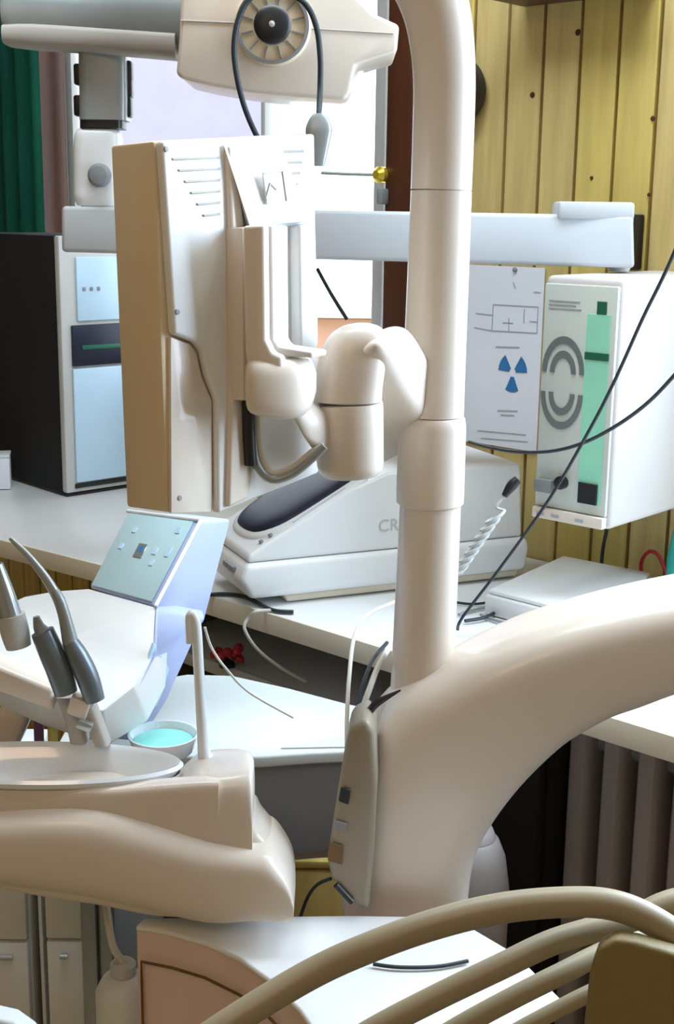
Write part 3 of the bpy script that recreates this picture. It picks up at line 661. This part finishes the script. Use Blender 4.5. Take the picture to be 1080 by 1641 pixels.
obj('basin_shell', sbm, 'plastic', un)
rings = [oval(R_-.02, .036, bz-.03), oval(R_-.008, .043, bz-.006), oval(R_, .047, bz+.003), oval(R_-.003, .045, bz+.006), oval(R_-.009, .040, bz+.002), oval(R_-.022, .034, bz-.018), oval(.09, .024, bz-.034), oval(.02, .006, bz-.038)]
bm = bmesh.new(); rv_ = [[bm.verts.new(p) for p in r] for r in rings]
for a, b in zip(rv_, rv_[1:]):
    for j in range(56): bm.faces.new([a[j], a[(j+1) % 56], b[(j+1) % 56], b[j]])
bm.faces.new(rv_[0][::-1]); bm.faces.new(rv_[-1])
obj('basin', bm, 'ceramic', un)
# cup filler tap
obj('cup_tap', tube([P(x, y, 1.145) for x, y in ((330, 1228), (325, 1180), (319, 1080), (315, 1010), (312, 992), (308, 985), (304, 992), (305, 1030))], [.0075, .0055, .0050, .0048, .0046, .0044, .0044, .0042], 16, 5), 'ceramic', un)
obj('tap_base', lathe(P(331, 1229, 1.145), Z, [(.012, 0), (.011, .004), (.006, .012)], 20), 'ceramic', un)
# aqua cup dish behind the basin
cpd = P(262, 1196, 1.235)
cu_ = thing('cup_dish', 'small white dish with aqua contents behind the spittoon basin', 'dish', cpd)
obj('dish', lathe(cpd-Z*.012, Z, [(.02, 0), (.030, .008), (.036, .026), (.034, .026), (.028, .010), (.005, .008)], 32), 'ceramic', cu_)
obj('contents', lathe(cpd-Z*.001, Z, [(.0285, 0), (.030, .008), (.002, .010)], 28), 'aqua', cu_)
# ================================================================== INSTRUMENT TRAY WITH CONTROL PANEL
tr = thing('instrument_tray', 'white instrument tray with raised pale blue touch panel, left of the pole', 'instrument tray', P(150, 1150, 1.325))
TY = 1.0
# front face / side outline of the wedge, depth towards the left-back
def quad(pts): return [P(*p) for p in pts]
A1, A2, A3, A4 = P(205, 820, 1.450), P(322, 835, 1.375), P(250, 972, 1.288), P(142, 942, 1.363)    # touch panel face
B2 = P(370, 832, 1.462); B3 = P(330, 985, 1.400)
hood = hexa([A4, A3, P(326, 1000, 1.438), P(240, 960, 1.525), A1, A2, B2, P(300, 824, 1.525)], .004, 3)
hp = obj('panel_housing', hood, 'lav', tr)
nT = (A2-A1).cross(A4-A1).normalized()
if nT.y > 0: nT = -nT
def onp(s, t, d=.0012): return A1.lerp(A2, s).lerp(A4.lerp(A3, s), t)+nT*d
tp = obj('touch_panel', hexa([onp(.04, .97, .0003), onp(.93, .97, .0003), onp(.93, .97, .0025), onp(.04, .97, .0025), onp(.04, .03, .0003), onp(.93, .03, .0003), onp(.93, .03, .0025), onp(.04, .03, .0025)], .0006), 'screen', tr)
def key(s, t, w_, h_, mt): return obj('key', hexa([onp(s, t+h_, .0024), onp(s+w_, t+h_, .0024), onp(s+w_, t+h_, .0034), onp(s, t+h_, .0034), onp(s, t, .0024), onp(s+w_, t, .0024), onp(s+w_, t, .0034), onp(s, t, .0034)], .0003, 1), mt, tp)
key(.40, .38, .12, .17, 'steel'); key(.43, .41, .06, .08, 'blueink'); key(.62, .40, .06, .08, 'bluewhite'); key(.66, .54, .05, .07, 'bluewhite'); key(.80, .36, .05, .12, 'bluewhite'); key(.78, .12, .06, .08, 'bluewhite'); key(.22, .20, .05, .07, 'bluewhite'); key(.15, .42, .05, .07, 'bluewhite')
obj('panel_rim', tube([onp(0, 0, .001), onp(1, 0, .001), onp(1, 1, .001)], .0022, 8, 1), 'white', tr)
# tray body : the wedge below the panel flowing to the left
top_ = [P(142, 942, 1.363), P(250, 972, 1.288), P(245, 1045, 1.250), P(215, 1100, 1.212), P(165, 1140, 1.188), P(60, 1100, 1.188), P(-30, 1060, 1.212), P(-40, 990, 1.375), P(40, 955, 1.450), P(90, 946, 1.438)]
bm = bmesh.new(); va = [bm.verts.new(p) for p in top_]
low = [V((p.x+(.01 if i in (1, 2, 3) else 0), p.y+.02, p.z-(.05 if i > 4 else .045))) for i, p in enumerate(top_)]
vb_ = [bm.verts.new(p) for p in low]; n = len(top_)
cen = bm.verts.new(sum(top_, V((0, 0, 0)))/n); cenb = bm.verts.new(sum(low, V((0, 0, 0)))/n)
for i in range(n):
    bm.faces.new([cen, va[i], va[(i+1) % n]]); bm.faces.new([cenb, vb_[(i+1) % n], vb_[i]]); bm.faces.new([va[i], vb_[i], vb_[(i+1) % n], va[(i+1) % n]])
bmesh.ops.recalc_face_normals(bm, faces=bm.faces[:]); bev(bm, .003, 2, 30)
obj('tray_body', bm, 'white', tr)
obj('side_cheek', prism([P(250, 975, 1.281), P(330, 990, 1.375), P(275, 1080, 1.325), P(262, 1125, 1.300), P(225, 1190, 1.288), P(170, 1185, 1.231), P(165, 1142, 1.194), P(215, 1102, 1.219), P(245, 1046, 1.250)], (-.006, .03, 0), .004, 3), 'lav', tr)
obj('side_bevel', prism([P(247, 1030, 1.248), P(272, 1072, 1.300), P(255, 1130, 1.288), P(240, 1140, 1.269), P(222, 1105, 1.231)], (-.003, .006, 0), .002, 2), 'bluewhite', tr)
obj('instrument_rail', prism([P(-30, 1058, 1.175), P(85, 1105, 1.175), P(85, 1142, 1.175), P(-30, 1100, 1.175)], (0, .03, .004), .004, 3), 'plastic', tr)
obj('support_strut', loft([(P(x, y, yy), V((.018, 0, 0)), V((0, .02, 0)), 4) for x, y, yy in ((40, 1110, 1.24), (0, 1200, 1.25), (-60, 1330, 1.26))], 20, 2), 'plastic', tr)
for k, (x0, x1, yb) in enumerate(((88, 120, 1120), (128, 150, 1130))):
    pass
hol = obj('holder', loft([(P(x, y, 1.181), V((.0085, 0, 0)), V((0, .012, 0)), 4) for x, y in ((105, 1112), (120, 1150), (128, 1185))], 16, 2), 'seam', tr)
obj('holder', loft([(P(x, y, 1.169), V((.007, 0, 0)), V((0, .012, 0)), 4) for x, y in ((140, 1125), (150, 1150), (165, 1190))], 16, 2), 'seam', tr)
obj('holder_clip', cbox(P(128, 1130, 1.163), V((.009, 0, -.004)), V((0, .01, 0)), V((.003, 0, .009)), .003), 'plastic', tr)
obj('holder_clip', cbox(P(137, 1160, 1.156), V((.007, 0, -.003)), V((0, .008, 0)), V((.002, 0, .004)), .002), 'steel', tr)
IY = 1.16
h1 = thing('dental_handpiece', 'grey dental handpiece with long thin slanted tube, right one in the tray', 'handpiece', P(155, 1130, IY), 'handpieces in the instrument tray')
obj('grip', tube([P(x, y, IY) for x, y in ((152, 1122), (140, 1085), (124, 1050), (112, 1028))], [0.0097, 0.0110, 0.0100, 0.0077], 20, 4), 'handle', h1)
obj('neck', tube([P(x, y, IY) for x, y in ((113, 1030), (104, 990), (95, 962), (85, 945))], [0.0077, 0.0060, 0.0056, 0.0047], 16, 4), 'hgrey', h1)
obj('tip_tube', tube([P(x, y, IY) for x, y in ((88, 950), (70, 922), (42, 888), (22, 868), (16, 862))], [0.0050, 0.0042, 0.0032, 0.0022, 0.0018], 12, 4), 'steel', h1)
h2 = thing('dental_handpiece', 'short stubby grey handpiece with small nozzle, middle of the tray', 'handpiece', P(108, 1120, IY), 'handpieces in the instrument tray')
obj('grip', tube([P(x, y, IY) for x, y in ((106, 1110), (95, 1075), (80, 1040), (68, 1012))], [0.0112, 0.0123, 0.0120, 0.0110], 20, 4), 'handle', h2)
obj('nozzle', tube([P(x, y, IY) for x, y in ((68, 1013), (63, 1005), (60, 996), (58, 988))], [0.0075, 0.0057, 0.0042, 0.0030], 14, 3), 'mgrey', h2)
h3 = thing('dental_handpiece', 'pale steel handpiece at the left edge of the tray', 'handpiece', P(20, 1030, IY), 'handpieces in the instrument tray')
obj('grip', tube([P(x, y, IY) for x, y in ((26, 1025), (17, 990), (6, 950), (-8, 905))], [0.0119, 0.0110, 0.0097, 0.0075], 20, 4), 'steel', h3)
obj('end_sleeve', tube([P(x, y, IY) for x, y in ((30, 1036), (24, 1012), (18, 985))], [0.0119, 0.0135, 0.0128], 20, 3), 'lgrey', h3)
for (x, mt, lab) in ((62, 'purple', 'dark purple supply hose hanging under the instrument tray'), (84, 'yellow', 'pale yellow supply hose hanging under the instrument tray')):
    tag(obj('supply_hose', tube([P(x, 1140, 1.22), P(x, 1165, 1.22), P(x+2, 1230, 1.23), P(x+4, 1330, 1.225)], .0050, 10, 4), mt, origin=P(x, 1200, 1.22)), lab, 'hose', 'supply hoses under the instrument tray')
# ================================================================== LOW CABINET WITH WHITE TOP (mid ground)
LY = 1.42
zl = P(470, 1205, 1.32).z
lc = thing('low_trolley', 'low grey trolley with bowed white top between spittoon and pole', 'trolley', (P(460, 1205, 1.36).x, 1.38, 0))
topo = [Pz(x, y, zl) for x, y in ((120, 1190), (240, 1206), (330, 1214), (420, 1212), (500, 1206), (570, 1203), (640, 1205), (670, 1150), (560, 1128), (462, 1102), (372, 1082), (300, 1080), (180, 1100))]
obj('top', prism(topo, (0, 0, -.014), .003, 3), 'ltop', lc)
body = [V((p.x, p.y, 0)) for p in [Pz(x, y, zl) for x, y in ((140, 1182), (240, 1198), (330, 1206), (420, 1204), (500, 1198), (566, 1195), (630, 1197), (655, 1152), (560, 1132), (462, 1106), (372, 1086), (300, 1084), (190, 1104))]]
pz_ = P(470, 1378, body[3].y)
zb1 = pz_.z
obj('body', prism([p+Z*(zb1+.002) for p in body], (0, 0, zl-.0142-zb1-.002), .004, 2), 'mgrey', lc)
obj('drawer', prism([V((p.x, p.y, zb1-.20)) for p in body], (0, 0, .196), .004, 2), 'mgrey', lc) if False else None
obj('chassis', prism([V((p.x, p.y+.03, zb1-.022)) for p in body], (0, 0, .020), .004, 2), 'seam', lc)
for x, y in ((170, 1500), (640, 1500)):
    q = P(x, y, LY-.02)
    obj('leg', tube([V((q.x, q.y, .0)), V((q.x, q.y, zb1-.023))], .010, 12, 1), 'mgrey', lc)
# leaflet on the top
lf = thing('loose_sheet', 'loose pale sheet of paper on the white trolley top', 'paper', Pz(500, 1185, zl))
obj('sheet', prism([Pz(x, y, zl+.0005) for x, y in ((450, 1200), (556, 1198), (560, 1180), (505, 1188))], (0, 0, .0012), 0), 'lgrey', lf, smooth=0)
q0 = P(440, 1386, 1.52)  # block added so the shadowed floor area shows yellow
t = thing('yellow_floor_block', 'yellowish block added in place of the lit floor under the trolley, left of the side plate', 'floor block', (P(505, 1430, 1.56).x, 1.57, 0))
obj('body', cbox((P(505, 1430, 1.56).x, 1.57, q0.z/2-.003), V((.06, 0, 0)), V((0, .05, 0)), Z*(q0.z/2-.004), .003), PINE[1], t)
obj('lid', cbox((P(505, 1430, 1.56).x, 1.57, q0.z+.0015), V((.062, 0, 0)), V((0, .052, 0)), Z*.005, .002), PINE[0], t)
# rounded grey bin behind the arm foot
rb = P(757, 1480, 1.30)
bn = thing('rounded_bin', 'rounded grey-brown bin behind the foot of the sweeping arm', 'bin', (P(755, 1450, 1.34).x, 1.38, 0))
bcn = V((P(752, 1450, 1.36).x, 1.38, 0)); z5 = P(800, 1500, 1.38).z
zr = lambda y: P(790, y, 1.38).z
obj('body', lathe(bcn, Z, [(.030, 0), (.040, .01), (.048, z5*.6), (.0475, z5), (.048, zr(1420)), (.042, zr(1370)), (.034, zr(1345)), (.03, zr(1340))], 32), 'rad', bn)
obj('lid', lathe(bcn+Z*(zr(1340)+.0005), Z, [(.030, 0), (.026, .010), (.012, .018), (.002, .020)], 32), 'rad', bn)
# ================================================================== LEFT DRAWER CABINETS
DY = 1.50; zd = P(60, 1250, DY).z
def cabinet(x0, x1, lab, hl):
    a = P(x0, 1500, DY).x; b = P(x1, 1500, DY).x
    t = thing('drawer_cabinet', lab, 'cabinet', ((a+b)/2, DY+.1, 0), 'white drawer cabinets below the spittoon')
    obj('body', cbox(((a+b)/2, DY+.09, zd/2), V(((b-a)/2, 0, 0)), V((0, .075, 0)), Z*(zd/2), .003), 'white', t)
    zz = [zd-.01, P(x0, 1505, DY).z, P(x0, 1505, DY).z-.20, .04]
    for k in range(3):
        d = obj('drawer', cbox(((a+b)/2, DY+.006, (zz[k]+zz[k+1])/2), V(((b-a)/2-.002, 0, 0)), V((0, .008, 0)), Z*((zz[k]-zz[k+1])/2-.002), .002), 'white', t)
        obj('handle', tube([V((a+.02, DY-.008, zz[k]-.02)), V((b-.02, DY-.008, zz[k]-.02))], .003, 8, 1), 'steel', d)
    return t
cabinet(-140, 46, 'white drawer cabinet cut off by the left edge below the spittoon', 1)
cabinet(72, 134, 'narrow white drawer cabinet second from the left below the spittoon', 1)
for x0, x1, lab in ((57, 62, 'thin grey strip standing between the two white drawer cabinets'), ):
    a = P(59.5, 1500, DY).x; t = thing('filler_strip', lab, 'panel', (a, DY+.05, 0)); obj('strip', cbox((a, DY+.05, zd/2), V((.0022, 0, 0)), V((0, .03, 0)), Z*(zd/2), .0005), 'white', t)
bkx = P(60, 1500, DY+.19).x
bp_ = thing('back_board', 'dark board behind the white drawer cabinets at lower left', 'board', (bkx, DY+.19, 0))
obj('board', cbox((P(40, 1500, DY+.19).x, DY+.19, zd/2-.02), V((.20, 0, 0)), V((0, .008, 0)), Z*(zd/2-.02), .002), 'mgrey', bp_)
t = thing('steel_stand', 'grey steel double post right of the white drawer cabinets', 'stand', (P(160, 1550, 1.36).x, 1.36, 0))
for x, wd in ((147, .0085), (174, .007)):
    q = P(x, 1550, 1.36); obj('post', cbox((q.x, 1.36, .30), V((wd, 0, 0)), V((0, .01, 0)), Z*(P(150, 1400, 1.36).z/2), .002), 'hgrey', t)
    t.children[-1].location.z += P(150, 1400, 1.36).z/2-.30
obj('base_plate', cbox((P(160, 1550, 1.36).x, 1.36, .006), V((.035, 0, 0)), V((0, .03, 0)), Z*.006, .002), 'hgrey', t)
q = P(190, 1600, 1.12)
t = thing('clear_canister', 'whitish plastic canister at the bottom between cabinets and unit base', 'canister', (q.x, 1.15, q.z-.06))
obj('vessel', lathe((q.x, 1.15, q.z-.06), Z, [(.024, 0), (.028, .01), (.028, .05), (.022, .062), (.012, .068)], 24), 'offwhite', t)
obj('cap', lathe((q.x, 1.15, q.z+.0085), Z, [(.013, 0), (.013, .010), (.010, .013)], 20), 'lgrey', t)
obj('hose_fitting', tube([V((q.x, 1.15, q.z+.021)), V((q.x-.01, 1.15, q.z+.04)), V((q.x-.02, 1.17, q.z+.08))], .004, 10, 4), 'wcable', t)
q = P(20, 1641, .85)
t = thing('grey_tray_corner', 'pale grey-green tray corner at the bottom left edge', 'tray', q)
obj('tray', prism([P(-60, 1622, .85), P(20, 1640, .85), P(52, 1662, .85), P(60, 1710, .85), P(-60, 1710, .85)], (0, .02, 0), .004, 3), 'lgrey', t)
# ================================================================== ON THE WORKTOP, RIGHT
wq = [Pz(x, y, ZC) for x, y in ((778, 962), (1000, 1010), (1040, 940), (870, 925))]
p0, p1, p2, p3 = Pz(775, 985, ZC), Pz(960, 1035, ZC), Pz(1045, 955, ZC), Pz(900, 925, ZC)
t = thing('flat_white_case', 'flat white case lying on the worktop below the control box', 'case', (p0+p2)/2)
obj('body', hexa([p+Z*.001 for p in (p0, p1, p2, p3)]+[p+Z*.030 for p in (p0, p1, p2, p3)], .004, 3), 'white', t)
lid = [p.lerp((p0+p2)/2, .04)+Z*.0305 for p in (p0, p1, p2, p3)]
obj('lid', hexa(lid+[p+Z*.006 for p in lid], .002, 2), 'top', t)
obj('latch', cbox(P(862, 968, (p0.y+p2.y)/2-.03)+Z*.0, T*.006, NI*.003, Z*.002, .001), 'mgrey', t)
q = Pw(1090, 915, .06)
t = thing('teal_bottle', 'teal plastic bottle at the right edge under the control box', 'bottle', V((q.x, q.y, ZC)))
obj('body', lathe((q.x, q.y, ZC+.001), Z, [(.018, 0), (.020, .004), (.020, q.z+.02-ZC), (.014, q.z+.06-ZC)], 24), 'teal', t)
obj('cap', lathe((q.x, q.y, q.z+.062), Z, [(.010, 0), (.010, .012), (.008, .014)], 20), 'teal', t)
o = obj('red_cable', tube([Pw(x, y, .03) for x, y in ((1028, 925), (1028, 900), (1040, 884), (1055, 890), (1066, 915), (1072, 935))], .0030, 8, 5), 'red', origin=Pw(1045, 930, .03))
tag(o, 'dark red cord arching against the pine wall at right', 'cable')
o = obj('box_cable', tube([Pw(972, 850, .05), Pw(966, 880, .03), Pw(962, 925, .03)], .0030, 8, 4), 'cable', origin=Pw(968, 900, .03))
tag(o, 'short black cable dropping from the bottom of the control box', 'cable')
# long thin cables
def cab(name, pts, r, m_, lab, n=8, k=8, cat='cable'):
    pp = [P(*p) for p in pts]
    o = obj(name, tube(pp, r, n, k), m_, origin=pp[len(pp)//2]); tag(o, lab, cat); return o
cab('thin_cable', [(1260, -60, 1.34), (1170, 180, 1.37), (1080, 405, 1.42), (1030, 510, 1.45), (985, 610, 1.48), (944, 690, 1.50), (880, 800, 1.55), (800, 912, 1.60), (742, 988, 1.62), (733, 1010, 1.615)], .0021, 'cable', 'thin black cable running diagonally from upper right down to the worktop')
bpy.context.view_layer.update()
cab('slack_cable', [(1300, 250, 1.30), (1190, 470, 1.35), (1080, 602, 1.42), (1020, 660, 1.48), (950, 703, 1.55), (890, 722, 1.60), (830, 724, 1.66), (780, 716, 1.74), (752, 708, 1.80)], .0023, 'cable', 'sagging black cable crossing in front of the control box')
t = thing('coiled_cord', 'grey coiled cord with black plug hanging behind the pole', 'cord', P(760, 900, 1.64))
coil = []
for k in range(97):
    s = k/96; c_ = P(728+s*68, 925-s*100, 1.64); a = s*2*PI*8
    coil.append(c_+V((math.cos(a)*.010, math.sin(a)*.010, math.cos(a)*.006)))
obj('coil', tube(coil, .0022, 6, 1), 'lgrey', t)
obj('cord', tube([coil[-1], P(795, 812, 1.64), P(808, 795, 1.64)], .0022, 6, 4), 'lgrey', t)
obj('plug', tube([P(808, 795, 1.64), P(820, 778, 1.64), P(830, 768, 1.64)], [.004, .007, .0055], 12, 4), 'black', t)
t = thing('cable_tangle', 'small tangle of grey and black leads on the worktop right of the pole', 'cables', Pz(790, 990, ZC+.004))
def zc(pts, z=ZC+.004): return [Pz(x, y, z) for x, y in pts]
obj('lead', tube(zc([(735, 985), (770, 975), (810, 972), (838, 985), (830, 998), (800, 996), (770, 985)]), .0022, 8, 6), 'hgrey', t)
obj('lead', tube(zc([(745, 995), (775, 990), (800, 980), (835, 978)], ZC+.006), .0026, 8, 6), 'cable', t)
obj('lead', tube(zc([(728, 965), (760, 968), (800, 962), (830, 955)]), .0020, 8, 6), 'cable', t)
ye = Pz(402, 980, ZC).y-.012
bpts = [Pz(470, 979, ZC+.0035), Pz(432, 978, ZC+.0035), Pz(410, 980, ZC+.005), P(398, 990, ye), P(392, 1008, ye-.004), P(412, 1040, ye+.0), P(450, 1070, ye+.01), P(490, 1092, ye+.02)]
o = obj('beige_cable', tube(bpts, .0024, 8, 8), 'wcable', origin=bpts[2]); tag(o, 'cream cable dropping over the worktop edge below the scanner', 'cable')
o = obj('scanner_lead', tube([Pz(x, y, ZC+.004) for x, y in ((322, 954), (360, 952), (395, 957), (435, 977), (470, 981))], .0030, 8, 6), 'cable', origin=Pz(395, 957, ZC+.004))
tag(o, 'black lead lying on the worktop in front of the scanner', 'cable')
cab('white_hose', [(556, 1215, 1.22), (556, 1150, 1.24), (560, 1080, 1.28), (568, 1020, 1.34), (590, 985, 1.40), (632, 965, 1.46)], .0022, 'wcable', 'pale thin hose rising left of the pole foot, leftmost of the pair')
cab('white_hose', [(572, 1160, 1.20), (590, 1110, 1.21), (606, 1068, 1.24), (622, 1040, 1.30)], .0030, 'wcable', 'pale thin hose close against the pole foot, right of the pair')
cab('black_lead', [(574, 1158, 1.205), (578, 1110, 1.23), (596, 1060, 1.28), (620, 1030, 1.34)], .0022, 'cable', 'thin black lead between the two pale hoses beside the pole foot')
cab('white_cable', [(328, 1005, 1.30), (340, 1040, 1.30), (365, 1075, 1.30), (400, 1110, 1.31), (470, 1150, 1.32)], .0014, 'wcable', 'fine white cord curving from the tray onto the trolley top')
cab('floor_lead', [(478, 1480, 1.17), (492, 1440, 1.17), (508, 1418, 1.16), (530, 1408, 1.15)], .0018, 'cable', 'thin grey lead leaving the bottom of the side plate')
o = obj('base_lead', tube([Pz(x, y, zt+.0035) for x, y in ((598, 1545), (640, 1550), (700, 1549), (750, 1540))], .0018, 8, 6), 'cable', origin=Pz(640, 1550, zt+.003))
tag(o, 'thin dark lead curved on the unit base top', 'cable')
cab('antenna_wire', [(508, 430, 1.9), (530, 470, 1.9), (556, 512, 1.9)], .0026, 'cable', 'short dark wire slanting in front of the window above the elbow joint')
# monitor cables
for k, (dx, mt) in enumerate(((0, 'hgrey'), (9, 'wcable'), (-6, 'cable'))):
    o = obj('loop_cable', tube([P(x, y, 1.10+.004*k) for x, y in ((402+dx, 650), (404+dx, 700), (412+dx, 745-abs(dx)), (435, 768-abs(dx)), (468, 760-abs(dx)), (500, 735-abs(dx)), (520, 715))], .0036, 10, 6), mt, mo)
obj('cable_sleeve', tube([P(398, 640, 1.095), P(399, 700, 1.095), P(402, 745, 1.095)], .0055, 10, 3), 'black', mo)
# ================================================================== FOREGROUND HOSES
HYY = .62
def fh(pts, rpx, lab, Y=HYY):
    pp = [P(x, y, Y+dy) for x, y, dy in pts]
    o = obj('suction_hose', tube(pp, rpx*Y/FPX, 24, 8), 'hose', origin=pp[2]); tag(o, lab, 'hose', 'beige suction hoses in the foreground'); return o
fh([(280, 1700, -.02), (380, 1632, -.01), (500, 1560, 0), (600, 1515, 0), (700, 1480, 0), (800, 1456, 0), (900, 1446, 0), (980, 1450, 0), (1050, 1478, 0), (1120, 1530, 0), (1180, 1600, .0), (1300, 1760, .0)], 27, 'thick beige suction hose arching highest across the foreground')
fh([(520, 1700, .03), (600, 1650, .03), (700, 1598, .03), (800, 1550, .03), (880, 1512, .035), (950, 1490, .04), (1020, 1470, .05), (1100, 1440, .06), (1300, 1420, .09), (1500, 1500, .12)], 24, 'beige hose running straight just under the arching hose')
fh([(620, 1720, .05), (720, 1655, .05), (820, 1600, .05), (900, 1560, .055), (970, 1525, .07), (1040, 1500, .09), (1180, 1480, .11), (1450, 1540, .14)], 21, 'beige hose third from the top in the foreground')
fh([(700, 1740, .07), (800, 1670, .07), (880, 1625, .07), (960, 1585, .075), (1040, 1555, .09), (1180, 1540, .11), (1430, 1600, .14)], 17, 'beige hose lowest of the foreground hoses')
q = P(1040, 1600, .62)
t = thing('brown_armrest', 'olive brown vinyl block in the lower right corner among the hoses', 'armrest', q)
obj('pad', prism(ppx([(932, 1800), (936, 1640), (944, 1560), (958, 1520), (985, 1506), (1020, 1512), (1100, 1536), (1200, 1580), (1200, 1800)], .60), (0.004, .012, 0), .003, 3), 'olive', t)
